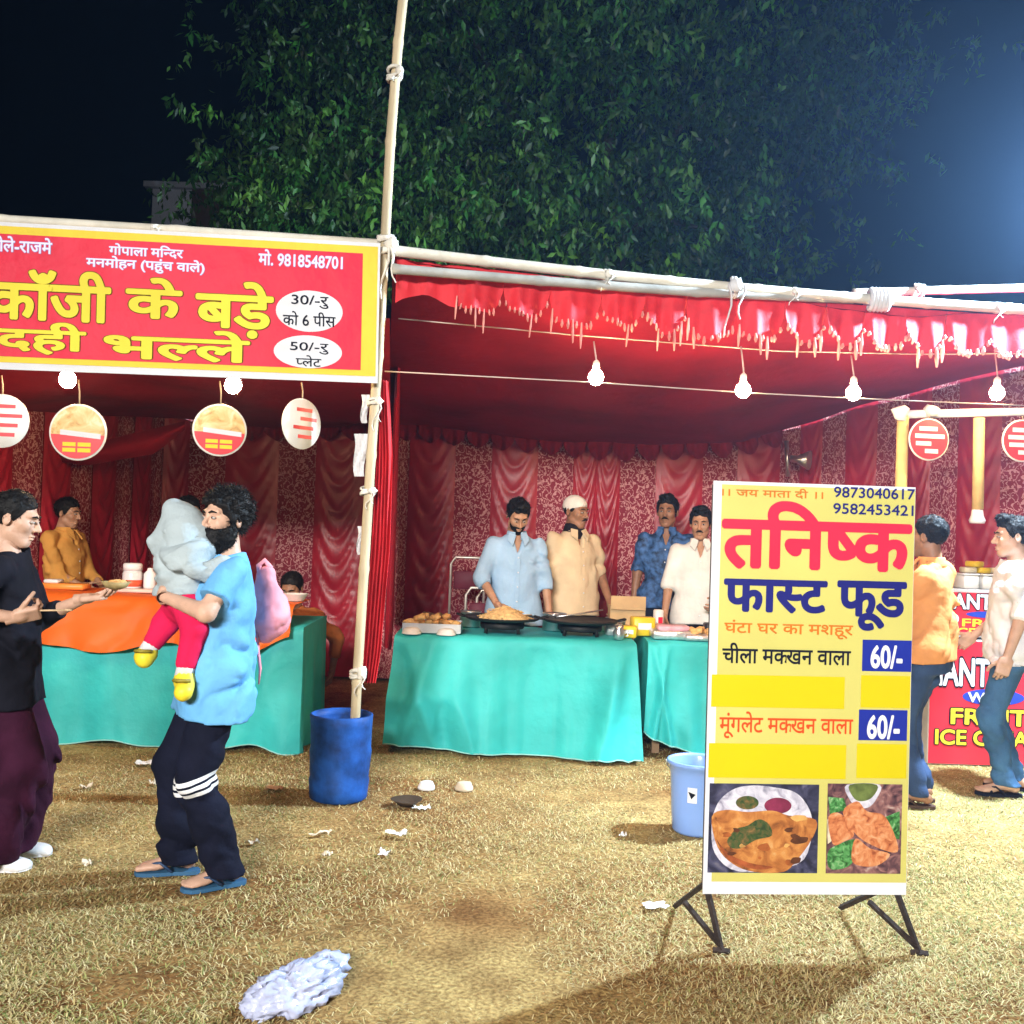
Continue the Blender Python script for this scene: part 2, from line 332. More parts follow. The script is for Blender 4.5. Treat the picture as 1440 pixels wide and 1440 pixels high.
# ------------------------------------------------------------------ houses far behind
def house(c, w, d, h, m, roof_m, label, gable=False, stair=None):
    r = empty('house', (c[0], c[1], 0), label, 'house')
    MB().box((c[0], c[1], h / 2), (w, d, h)).build('wall', m, r, False)
    rf = MB()
    if gable: rf.add([(c[0] - w / 2 - .3, c[1] - d / 2 - .3, h - .1), (c[0] + w / 2 + .3, c[1] - d / 2 - .3, h - .1), (c[0] + w / 2 + .3, c[1] + d / 2 + .3, h - .1), (c[0] - w / 2 - .3, c[1] + d / 2 + .3, h - .1), (c[0] - w * .15, c[1] - d / 2 - .3, h + 1.9), (c[0] - w * .15, c[1] + d / 2 + .3, h + 1.9)], [[0, 1, 4], [1, 2, 5, 4], [2, 3, 5], [3, 0, 4, 5], [3, 2, 1, 0]])
    else:
        for sx in (-1, 1): rf.box((c[0] + sx * (w / 2 - .1), c[1], h + .3), (.2, d, .6))
        for sy in (-1, 1): rf.box((c[0], c[1] + sy * (d / 2 - .1), h + .3), (w - .4, .2, .6))
    rf.build('roof', roof_m, r, False)
    if stair:
        sc, sw, sh = stair; st = MB().box((sc, c[1] - d / 2 + 2.2, h + sh / 2), (sw, 3.2, sh)).build('stair_room', m, r, False)
        MB().box((sc, c[1] - d / 2 + 2.2, h + sh + .06), (sw + .3, 3.5, .12)).build('slab', roof_m, st, False)
        MB().box((sc + sw * .28, c[1] - d / 2 + .58, h + .95), (.8, .06, 1.9)).build('door', mat('old_wood', (.12, .07, .05), .7), st, False)
    for k in (-1, 1):
        wi = MB().box((c[0] + k * w * .25, c[1] - d / 2 - .03, h * .7), (1.1, .08, 1.2)).build('window', mat('old_wood', (.12, .07, .05), .7), r, False)
        MB().box((c[0] + k * w * .25, c[1] - d / 2 - .075, h * .7), (.9, .02, 1.0)).build('pane', mat('dark_glass', (.02, .025, .03), .1, spec=.6), wi, False)
plaster = mat('grey_plaster', (0.62, 0.65, 0.76), 0.9, 0.2, 0.8, 0.3, 8)
hp = P(256, 300, 21.0); hz_ = P(256, 330, 21.0)[2]
house((hp[0] - 1.2, 24.0), 6.5, 6.4, hz_ - .6, plaster, plaster, 'pale grey flat roofed house with a stair room beside the tree crown', stair=(hp[0] + .02, 1.62, P(256, 258, 21.3)[2] - hz_ + .5))
hp2 = P(-60, 300, 26.0)
house((hp2[0] - .2, 28.5), 5.0, 5.0, P(0, 320, 26)[2] - .6, mat('brown_plaster', (.2, .17, .16), .9), mat('old_sheet_roof', (.16, .15, .16), .8), 'dark gable roofed house rising behind the yellow lettered banner', gable=True)

# ------------------------------------------------------------------ the big tree behind the tents
def big_tree():
    rg = np.random.default_rng(21); TY = 16.5
    base = XY(815, TY, 3.0); root = empty('leafy_tree', (base[0], TY, 0), 'huge dense green tree rising behind the red tents at night', 'tree')
    bark = mat('tree_bark', (0.05, 0.042, 0.035), 0.95, 0.35, 5, 0.8, 14, stretch=(1, 1, 0.3))
    blobs = []
    for (px, py, rx, ry, dep, n) in [(760, 110, 330, 250, 16.5, 105), (520, 150, 150, 170, 16.2, 34), (410, 300, 105, 80, 15.6, 20), (350, 255, 60, 60, 15.6, 6), (1080, 120, 150, 150, 16.6, 34), (1000, 290, 120, 90, 16.0, 18), (640, 320, 190, 80, 15.4, 30), (860, 330, 180, 70, 15.4, 26), (440, 60, 80, 90, 16.6, 12), (1180, 60, 70, 70, 17, 8), (760, -120, 380, 160, 17, 50), (1040, 360, 70, 40, 15.6, 6)]:
        for _ in range(n):
            while True:
                q = rg.uniform(-1, 1, 3)
                if q @ q < 1: break
            Y = dep + q[2] * 2.6; blobs.append(P(px + q[0] * rx, py + q[1] * ry, Y))
    blobs = np.array(blobs)
    tr = MB(); top = np.array([base[0] + .2, TY + .1, 6.2]); tr.tube([(base[0], TY, -.1), (base[0] + .08, TY, 1.0), (base[0] - .05, TY + .05, 3.0), top], [.55, .42, .36, .30], 12)
    trunk = tr.build('trunk', bark, root)
    order = rg.permutation(len(blobs))[:11]
    for i in order:
        b = blobs[i]; mid = top * .5 + b * .5 + np.array([0, 0, .5]) + rg.normal(0, .25, 3); st = top - np.array([0, 0, rg.uniform(0, 2.2)])
        MB().tube([st, st * .6 + mid * .4 + [0, 0, .2], mid, b], [.15, .11, .07, .02], 6).build('limb', bark, trunk)
    # leaves: small folded leaf blades hanging in clusters
    V = []; C = []
    for b in blobs:
        bf = rg.choice([.45, .8, 1.15, 1.7]); n = int(rg.uniform(150, 330)); sp = rg.uniform(.45, .85)
        # sprigs within the cluster
        for _ in range(max(6, n // 16)):
            s0 = b + rg.normal(0, sp, 3) * [1, 1, .7]; sd = rg.normal(0, .6, 3) + [0, 0, -.7]; sd /= np.linalg.norm(sd); k = rg.integers(10, 20)
            tt = rg.random(k) * rg.uniform(.25, .55)
            cen = s0 + tt[:, None] * sd + rg.normal(0, .05, (k, 3)); d = rg.normal(0, .6, (k, 3)) + [0, 0, -.9]; d /= np.linalg.norm(d, axis=1, keepdims=True)
            side = np.cross(d, rg.normal(0, 1, (k, 3))); side /= np.linalg.norm(side, axis=1, keepdims=True); L = rg.uniform(.09, .19, (k, 1)); W = L * rg.uniform(.16, .24, (k, 1)); nn = np.cross(d, side)
            a0 = cen; a1 = cen + d * L * .45 + side * W + nn * W * .3; a2 = cen + d * L; a3 = cen + d * L * .45 - side * W + nn * W * .3
            V.append(np.stack([a0, a1, a2, a3], 1)); base_c = np.array([0.055, 0.165, 0.022]) * bf * rg.uniform(.5, 1.5) * np.array([rg.uniform(.7, 1.4), 1, rg.uniform(.7, 1.6)])
            C.append(base_c * rg.uniform(.7, 1.35, (k, 1)))
    V = np.concatenate(V); C = np.concatenate(C); n = len(V); V = V.reshape(-1, 3) - np.array(root.location)
    me = bpy.data.meshes.new('crown'); i = np.arange(n) * 4; me.vertices.add(n * 4); me.vertices.foreach_set('co', V.reshape(-1)); me.loops.add(n * 6)
    me.loops.foreach_set('vertex_index', np.stack([i, i + 1, i + 2, i, i + 2, i + 3], 1).reshape(-1)); me.polygons.add(n * 2); me.polygons.foreach_set('loop_start', np.arange(n * 2) * 3); me.update(calc_edges=True)
    at = me.color_attributes.new('leaf', 'FLOAT_COLOR', 'POINT'); cc = np.ones((n, 4, 4)); cc[:, :, :3] = C[:, None, :]; at.data.foreach_set('color', cc.reshape(-1))
    me.materials.append(attr_mat('tree_leaves', 'leaf', 0.45, 0.25, 0.5)); o = bpy.data.objects.new('crown', me); COL.objects.link(o); o.parent = root; o['kind'] = 'stuff'
big_tree()

# ================================================================== TENTS
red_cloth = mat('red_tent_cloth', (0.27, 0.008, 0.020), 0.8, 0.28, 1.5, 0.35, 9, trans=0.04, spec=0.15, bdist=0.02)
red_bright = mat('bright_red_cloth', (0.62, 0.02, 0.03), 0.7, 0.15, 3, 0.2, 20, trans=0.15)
drape_m = mat('maroon_satin', (0.40, 0.012, 0.028), 0.40, 0.18, 3, 0.15, 30, spec=0.5)
header_m = swirl_cloth('patterned_cloth', (0.26, 0.02, 0.04), (0.62, 0.30, 0.29), (5.5, 1, 44))
bamboo = mat('bamboo', (0.50, 0.40, 0.25), 0.6, 0.3, 4, 0.3, 25, stretch=(3, 3, .4))
bamboo_pale = mat('bamboo_pale', (0.62, 0.57, 0.47), 0.65, 0.2, 4, 0.3, 25)
bamboo_grey = mat('bamboo_grey', (0.34, 0.33, 0.30), 0.7, 0.25, 4, 0.3, 25)
rag = mat('rag_cloth', (0.70, 0.66, 0.58), 0.9, 0.15, 20, 0.5, 60)
white_cloth = mat('white_cloth', (0.62, 0.60, 0.60), 0.9, 0.08, 20, 0.4, 60)

WPX = [-120, 238, 1112, 1600]; WD = [6.6, 9.6, 9.4, 7.2]
def wd(px): return 1.0 / np.interp(px, WPX, [1 / d for d in WD])

tent = empty('fabric_tent', (0, 9.4, 0), 'long red fabric tent with draped maroon and patterned back walls', 'tent')
def drape_mesh():
    nu, nv = 17, 150; u = np.linspace(0, 1, nu)[None, :]; v = np.linspace(0, 1, nv)[:, None]
    sag = 0.16 * (4 * (u - .5) ** 2); ph = (v - sag) * 27 + 0.8 * np.sin(5 * v + 2 * u); f = np.abs(np.sin(math.pi * ph * .5)) ** 0.7
    amp = 0.035 * np.clip(1 - (2 * u - 1) ** 4, 0, 1) * np.clip((v) * 6, 0.1, 1) * (0.6 + 0.4 * np.sin(3.1 * v + 1))
    A = np.zeros((nv, nu, 3)); A[..., 0] = u; A[..., 2] = v; A[..., 1] = -(0.012 + f * amp)
    mb = MB().grid(A); V = np.concatenate(mb.V); me = bpy.data.meshes.new('drape'); me.from_pydata(V.tolist(), [], mb.F); me.polygons.foreach_set('use_smooth', [True] * len(me.polygons)); me.materials.append(drape_m); return me
def pattern_mesh():
    nu, nv = 9, 14; u = np.linspace(0, 1, nu)[None, :]; v = np.linspace(0, 1, nv)[:, None]; A = np.zeros((nv, nu, 3)); A[..., 0] = u; A[..., 2] = v; A[..., 1] = -0.012 - 0.012 * np.sin(u * 9 + 2 * v) * (1 - v * .4)
    mb = MB().grid(A); me = bpy.data.meshes.new('patterned_panel'); me.from_pydata(np.concatenate(mb.V).tolist(), [], mb.F); me.polygons.foreach_set('use_smooth', [True] * len(me.polygons)); me.materials.append(header_m); return me
DM, PM = drape_mesh(), pattern_mesh()
WALL_H = 2.95
bounds = [(-110, 'd'), (-70, 'p'), (-40, 'd'), (12, 'p'), (55, 'd'), (95, 'p'), (126, 'd'), (159, 'p'), (183, 'd'), (208, 'p'), (225, 'd'), (262, 'p'), (314, 'd'), (389, 'p'), (441, 'd'), (512, 'p'), (548, 'p'), (572, 'd'), (637, 'p'), (688, 'd'), (753, 'p'), (803, 'd'), (836, 'd'), (869, 'p'), (919, 'd'), (985, 'p'), (1033, 'd'), (1093, 'p'), (1122, 'd'), (1153, 'p'), (1186, 'd'), (1230, 'p'), (1274, 'd'), (1306, 'p'), (1344, 'd'), (1405, 'p'), (1470, 'd'), (1545, 'p'), (1600, None)]
for i in range(len(bounds) - 1):
    (a, k), (b, _) = bounds[i], bounds[i + 1]
    A_, B_ = XY(a, wd(a), 1.4), XY(b, wd(b), 1.4); w = math.hypot(B_[0] - A_[0], B_[1] - A_[1])
    o = bpy.data.objects.new('drape' if k == 'd' else 'patterned_panel', DM if k == 'd' else PM); COL.objects.link(o); o.parent = tent
    o.location = Vector((A_[0], A_[1], 0.02)) - wloc(tent); o.rotation_euler = (0, 0, math.atan2(B_[1] - A_[1], B_[0] - A_[0])); o.scale = (w, 1 if k == 'd' else .6, WALL_H)
# cloth behind the panels so that no light leaks between them
bk = np.array([[XY(px, wd(px) + .06, 1.4) * [1, 1, 0] + [0, 0, z] for px in (-125, 238, 1112, 1605)] for z in (0.01, WALL_H)])
MB().grid(bk).build('back_sheet', red_cloth, tent, False)

# front bars
BAR_L, BAR_R = P(548, 352, 5.32), P(1530, 441, 5.95)
def bar_pt(t): return BAR_L + (BAR_R - BAR_L) * t + np.array([0, 0, -0.035 * math.sin(math.pi * t)])
def bar_t(px): return np.interp(px, [548, 1530], [0, 1])
def bamboo_tube(pts, r, n=10):
    pts = np.asarray(pts, float); k = len(pts) - 1; out = []; rr = []
    for i in range(k):
        for s in (0, .06, .5, .94): out.append(pts[i] + (pts[i + 1] - pts[i]) * s); rr.append(r * (1.12 if s == 0 else 0.98))
    out.append(pts[-1]); rr.append(r); return MB().tube(out, rr, n)
def knot(c, parent, s=1.0, tail=0.25, m=None, seed=0):
    rg = np.random.default_rng(seed); mb = MB(); c = np.array(c)
    for k in range(3): 
        a = np.linspace(0, 2 * math.pi, 14); rr = .034 * s; dz = rg.uniform(-.015, .015)
        mb.tube(np.stack([c[0] + dz + .01 * np.sin(a * 2), c[1] + rr * np.cos(a), c[2] + rr * np.sin(a)], 1), .009 * s, 6)
    mb.lump(c + [0, -.045 * s, 0], (.028 * s, .02 * s, .026 * s), seed, .3, 8)
    for k in range(2):
        x = (k - .5) * .05 * s; t = np.linspace(0, 1, 6); L = tail * (1 - .35 * k)
        mb.tube(np.stack([c[0] + x + .02 * np.sin(t * 5 + k), c[1] - .05 * s + 0 * t, c[2] - t * L], 1), np.linspace(.012, .006, 6) * s, 6, flat=.4)
    return mb.build('cloth_tie', m or rag, parent)
tall = empty('bamboo_pole', (*G(503, 1118)[:2], 0.0), 'tall leaning bamboo pole standing in the blue drum', 'pole')
pp = [P(498, 1042, 5.36), P(502, 960, 5.33), P(512, 800, 5.33), P(522, 640, 5.33), P(532, 500, 5.33), P(541, 350, 5.33), P(549, 200, 5.33), P(560, 60, 5.33), P(573, -60, 5.33), P(585, -220, 5.33)]
bamboo_tube(pp, .027).build('cane', bamboo, tall)
for (px, py, s, tl) in [(542, 345, 1.5, .3), (555, 103, 1.0, .06), (527, 565, .8, .16), (503, 945, 1.0, .12), (517, 690, .7, .1)]:
    mb = MB(); c = P(px, py, 5.33); rg = np.random.default_rng(px)
    for k in range(4):
        a = np.linspace(0, 2 * math.pi, 14); mb.tube(np.stack([c[0] + .036 * np.cos(a), c[1] + .036 * np.sin(a), c[2] + rg.uniform(-.03, .03) * s + .012 * np.sin(a + k)], 1), .010 * s, 6)
    mb.lump(c + [.03, -.04, 0], (.028 * s, .022 * s, .03 * s), px, .35, 8)
    for k in range(2):
        t = np.linspace(0, 1, 7); mb.tube(np.stack([c[0] + .02 + (.035 * s) * t * (1 if k else -.4) + .015 * np.sin(6 * t), c[1] - .05 + 0 * t, c[2] - t * tl * (1 - .3 * k)], 1), np.linspace(.013, .006, 7) * s, 6, flat=.45)
    mb.build('cloth_tie', rag, tall)
b1 = empty('bamboo_bar', bar_pt(0), 'pale bamboo bar carrying the scalloped red valance', 'pole')
bamboo_tube([bar_pt(t) for t in np.linspace(0, 1, 9)], .03).build('cane', bamboo_pale, b1)
for i, (px, s, tl) in enumerate([(832, .8, .1), (1003, 1.5, .3), (1090, .8, .08), (1390, .8, .1)]): knot(bar_pt(bar_t(px)), b1, s, tl, white_cloth if s > 1 else rag, i + 3)
mb = MB()
for k in range(5):
    a = np.linspace(0, 2 * math.pi, 14); c = bar_pt(bar_t(1212)); mb.tube(np.stack([c[0] + (k - 2) * .022 + 0 * a, c[1] + .043 * np.cos(a), c[2] + .055 * np.sin(a)], 1), .018, 6)
mb.lump(bar_pt(bar_t(1212)), (.075, .05, .062), 5, .25, 10); mb.build('cloth_tie', white_cloth, b1)
b2 = empty('bamboo_bar', P(548, 376, 5.36), 'weathered grey bamboo lashed under the pale bar', 'pole')
bamboo_tube([P(552, 378, 5.27), P(760, 395, 5.42), P(980, 411, 5.57), P(1200, 421, 5.74)], .026).build('cane', bamboo_grey, b2)
b3 = empty('bamboo_bar', P(1215, 411, 6.2), 'short bamboo bar with rope knots above the ice cream stand', 'pole')
bamboo_tube([P(1200, 412, 6.2), P(1330, 408, 6.25), P(1560, 402, 6.35)], .026).build('cane', bamboo_pale, b3); knot(P(1290, 409, 6.22), b3, 1.1, .07, rag, 31)
b4 = empty('bamboo_bar', P(0, 306, 5.05), 'bamboo bar along the top of the yellow lettered banner', 'pole')
bamboo_tube([P(-260, 292, 4.92), P(0, 309, 5.05), P(250, 324, 5.18), P(560, 345, 5.36)], .026).build('cane', bamboo_pale, b4); knot(P(218, 322, 5.15), b4, .6, .04, rag, 33)
p5 = empty('bamboo_pole', (*XY(1545, 6.45, 0)[:2], 0), 'bamboo post holding up the floodlight beside the ice cream stand', 'pole')
bamboo_tube([(FLOOD[0] + .12, FLOOD[1] + .1, z) for z in (-.05, 1, 2, 3, 3.75)], .032).build('cane', bamboo, p5)

# ceilings
def cloth_between(front, back, rows, name, m, parent, sag=.05, rip=.02, seed=0):
    n = len(front); A = np.zeros((rows, n, 3))
    for j in range(rows):
        t = j / (rows - 1); A[j] = front * (1 - t) + back * t; A[j, :, 2] -= sag * math.sin(math.pi * t)
    A[..., 2] += rip * vnoise(A * [2.2, 1.2, 1] + seed) ; return MB().grid(A).build(name, m, parent)
pxs = np.linspace(552, 1530, 50)
front = np.array([bar_pt(bar_t(p)) + [0, .02, -.035] for p in pxs])
bpx = np.interp(pxs, [552, 1530], [545, 1560]); bpy_ = np.interp(bpx, [545, 870, 1040, 1112, 1200, 1300, 1440, 1560], [596, 628, 622, 600, 574, 546, 508, 470])
back = np.array([P(a, b, wd(a) - .05) for a, b in zip(bpx, bpy_)])
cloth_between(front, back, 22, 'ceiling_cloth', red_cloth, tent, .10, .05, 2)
pxl = np.linspace(-260, 548, 34)
frontl = np.array([P(a, np.interp(a, [-260, 548], [400, 450]), np.interp(a, [-260, 548], [4.95, 5.4])) for a in pxl])
backl = np.array([P(np.interp(a, [-260, 548], [-115, 552]), np.interp(a, [-260, 548], [575, 604]), wd(np.interp(a, [-260, 548], [-115, 552])) - .05) for a in pxl])
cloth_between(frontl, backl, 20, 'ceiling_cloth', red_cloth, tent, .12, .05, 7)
# scallops: one unit mesh (width 1, drop 1) with a fringe of drops
def scallop_meshes(seed):
    rg = np.random.default_rng(seed); nu, nv = 17, 9; A = np.zeros((nv, nu, 3)); u = np.linspace(0, 1, nu); ph = rg.uniform(0, 6, 3)
    dropf = lambda q: .45 + .55 * np.sqrt(np.clip(1 - (2 * q - 1) ** 2, 0, 1)) + .05 * np.sin(9 * q + ph[0])
    wav = lambda q, t: -.03 * np.sin(q * (6 + 2 * ph[1] / 3) + ph[2]) * t - .012 * np.sin(q * 19 + ph[0]) * t
    for j in range(nv):
        t = j / (nv - 1); A[j, :, 0] = u + .02 * np.sin(5 * u + ph[1]) * t; A[j, :, 2] = -t * dropf(u); A[j, :, 1] = wav(u, t)
    mb = MB().grid(A); me = bpy.data.meshes.new('scallop'); me.from_pydata(np.concatenate(mb.V).tolist(), [], mb.F); me.polygons.foreach_set('use_smooth', [True] * len(me.polygons)); me.materials.append(red_bright)
    fr = MB()
    for k, uu in enumerate(np.linspace(.05, .95, 10)):
        z = -float(dropf(uu)); L = rg.uniform(.06, .16) + .35 * (rg.random() < .22); y = float(wav(uu, 1)) - .012; dx = rg.uniform(-.03, .03); uu += .02 * math.sin(5 * uu + ph[1])
        fr.tube([(uu, y, z + .05), (uu + dx * .5, y - .002, z - L * .5), (uu + dx, y, z - L)], [.012, rg.uniform(.018, .03), .010], 5)
    fm = bpy.data.meshes.new('fringe'); fm.from_pydata(np.concatenate(fr.V).tolist(), [], fr.F); fm.materials.append(mat('pink_fringe', (.72, .30, .26), .8)); return me, fm
SMS = [scallop_meshes(q) for q in (1, 2, 3, 4, 5)]; SM2 = SMS[0][0].copy(); SM2.materials.clear(); SM2.materials.append(red_cloth)
def scallop(A_, B_, drop, parent, me, fringe=None):
    o = bpy.data.objects.new('scallop', me); COL.objects.link(o); o.parent = parent; w = math.hypot(B_[0] - A_[0], B_[1] - A_[1])
    o.location = Vector(A_) - wloc(parent); o.rotation_euler = (0, math.atan2(-(B_[2] - A_[2]), w), math.atan2(B_[1] - A_[1], B_[0] - A_[0])); o.scale = (w, 1, drop)
    if fringe: f = bpy.data.objects.new('fringe', fringe); COL.objects.link(f); f.parent = o
    return o
val = empty('valance', bar_pt(.1), 'bright red scalloped valance with pink fringe under the bamboo bar', 'valance')
edge = [632, 696, 757, 826, 885, 944, 1012, 1080, 1140, 1198, 1255, 1318, 1378, 1440, 1500]
for a, b in zip(edge[:-1], edge[1:]):
    A_, B_ = bar_pt(bar_t(a)) + [0, .03, -.03], bar_pt(bar_t(b)) + [0, .03, -.03]; vi = SMS[a % 5]; scallop(A_, B_, (.25 if a < 1180 else .24) * (.92 + .16 * ((a * 7) % 10) / 10), val, vi[0], vi[1])
q0, q1 = bar_pt(bar_t(556)) + [0, .045, -.03], bar_pt(bar_t(650)) + [0, .045, -.03]
ii = np.linspace(0, 1, 12); top = q0 + (q1 - q0) * ii[:, None]; Aq = np.stack([top + np.array([0, 0, -h]) * (1 - .25 * np.abs(np.sin(ii * 4)))[:, None] + np.stack([0 * ii, -.015 * np.sin(ii * 18), 0 * ii], 1) for h in np.linspace(0, .24, 6)])
MB().grid(Aq).build('plain_strip', red_bright, val)
for a in np.arange(556, 1100, 34):
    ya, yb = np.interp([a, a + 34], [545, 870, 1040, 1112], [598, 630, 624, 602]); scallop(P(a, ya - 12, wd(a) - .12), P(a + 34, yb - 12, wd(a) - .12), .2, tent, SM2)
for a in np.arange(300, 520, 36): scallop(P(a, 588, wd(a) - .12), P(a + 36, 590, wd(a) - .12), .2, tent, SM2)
# drooping swag of ceiling cloth in the left stall
uu = np.linspace(0, 1, 26); sw = []
for j in range(9):
    t = j / 8; up = np.interp(uu, [0, .2, .55, 1], [588, 594, 622, 592]); lo = np.interp(uu, [0, .2, .5, .85, 1], [618, 640, 655, 638, 604]); sw.append([P(-20 + 280 * a, y0 * (1 - t) + y1 * t, 8.0 - .1 * math.sin(math.pi * t) + .03 * math.sin(9 * a)) for a, y0, y1 in zip(uu, up, lo)])
MB().grid(np.array(sw)).build('swag', red_cloth, tent)
# partition curtain between the two stalls
nn = 60; s = np.linspace(0, 1, nn); Pf, Pb = XY(549, 7.1, 1.2), XY(553, 9.3, 1.2); A = np.zeros((12, nn, 3))
for j in range(12):
    A[j, :, 0] = Pf[0] + (Pb[0] - Pf[0]) * s + .03 * np.sin(s * 75) * (1 - .4 * j / 11); A[j, :, 1] = Pf[1] + (Pb[1] - Pf[1]) * s; A[j, :, 2] = .6 + j / 11 * (2.75 - .4 * s - .6)
MB().grid(A).build('partition_curtain', drape_m, tent)
# bright gathered curtain beside the pole
gc = empty('gathered_curtain', P(524, 950, 5.45), 'bright red gathered curtain tied along the bamboo pole', 'curtain')
rows = []; nn = 48; a = np.linspace(0, 1, nn)
for j in range(26):
    t = j / 25; x0 = np.interp(t, [0, .3, 1], [524, 522, 505]); x1 = np.interp(t, [0, .25, .55, .9, 1], [546, 552, 549, 536, 529]); py = 536 + 424 * t
    pts_ = np.array([P(x0 + (x1 - x0) * k, py, 5.38) for k in a]); pts_[:, 1] += .03 * np.sin(a * 40 + 3 * t) + .012 * np.sin(a * 75 + 9 * t); rows.append(pts_)
MB().grid(np.array(rows)).build('pleats', red_bright, gc)
for k, (px, py, w, h) in enumerate([(508, 640, 20, 60), (514, 575, 12, 40), (507, 760, 9, 40)]):
    t = np.linspace(0, 1, 9)[:, None]; v = np.linspace(0, 1, 6)[None, :]; A = np.zeros((9, 6, 3))
    for i in range(9):
        for j in range(6): A[i, j] = P(px - w * .5 + w * (j / 5) * (1 - .3 * i / 8) + 1.6 * math.sin(i * .8), py - h * .5 + h * i / 8, 5.36 + .02 * math.sin(j * 2 + i))
    MB().grid(A).build('white_rag', white_cloth, gc)

# ================================================================== THE BANNER
bn_r, bn_l = P(533, 440, 5.24), P(0, 415, 4.98)
BP = Plane(bn_r, bn_r - bn_l, (0, 0, 1)); bn = empty('vinyl_banner', P(533, 538, 5.24), 'red vinyl banner with yellow border and big yellow Hindi lettering', 'banner')
v_w = mat('vinyl_white', (.66, .66, .68), .6, .05, 2, .3, 5, spec=.12, bdist=.03); v_y = mat('vinyl_yellow', (.72, .54, .05), .6, .05, 2, .3, 5, spec=.12, bdist=.03); v_r = mat('vinyl_red', (.66, .014, .045), .5, .08, 2, .4, 4.5, spec=.16, bdist=.04)
ink_y = mat('print_yellow', (.72, .60, .05), .6, .1, 3, .3, 5, spec=.12); ink_lilac = mat('print_lilac', (.72, .70, .90), .6, .05, spec=.1); ink_b = mat('print_black', (.012, .012, .02), .7, .1, spec=.06); ink_shadow = mat('print_shadow', (.12, .07, .01), .7, .1, spec=.06)
uL = BP.uv(-330, 400)[0]; u1, vt = BP.uv(533, 342); vb = BP.uv(533, 539)[1]
bu = lambda a, b, c, d: [(a, c), (b, c), (b, d), (a, d)]
for k, (name, x0, x1, z0, z1, m_, h) in enumerate([('sheet', uL, 0, vb, vt, v_w, 0), ('border', uL + .03, -.012, vb + .035, vt - .02, v_y, .0025), ('red_field', uL + .1, -.09, vb + .065, vt - .06, v_r, .005)]):
    BP.patch(name, 0, 0, 0, 0, m_, bn, h, uvs=bu(x0, x1, z0, z1))
hs = (ink_shadow, .016)
for body, x0, x1, y0, y1, of in [('काॅंजी', -16, 157, 380, 452, .03), ('के', 177, 257, 391, 449, .03), ('बड़े', 275, 385, 396, 476, .03), ('दही', -6, 122, 453, 499, .03), ('भल~ले', 146, 352, 463, 508, .03)]:
    BP.lettering(body, x0, x1, y0, y1, ink_y, bn, .0085, of, halo=hs)
hl = (mat('print_violet', (.30, .22, .55), .4, .1), .03)
for body, x0, x1, y0, y1 in [('के छोले-राजमे', -40, 74, 333, 355), ('गोपाला मिन~दर', 154, 258, 345, 362), ('मनमोहन (पहुंच वाले)', 122, 288, 363, 384), ('मो. 9818548701', 364, 482, 354, 376)]:
    BP.lettering(body, x0, x1, y0, y1, ink_lilac, bn, .0085, .012, halo=hl)
BP.patch('price_oval', 388, 482, 409, 467, v_w, bn, .0075, True); BP.patch('price_oval', 385, 481, 472, 518, v_w, bn, .0075, True)
for body, x0, x1, y0, y1 in [('30/-रु', 410, 462, 416, 434), ('को 6 पीस', 398, 472, 439, 459), ('50/-रु', 408, 462, 482, 498), ('प~लेट', 416, 452, 500, 516)]: BP.lettering(body, x0, x1, y0, y1, ink_b, bn, .0105, .008)

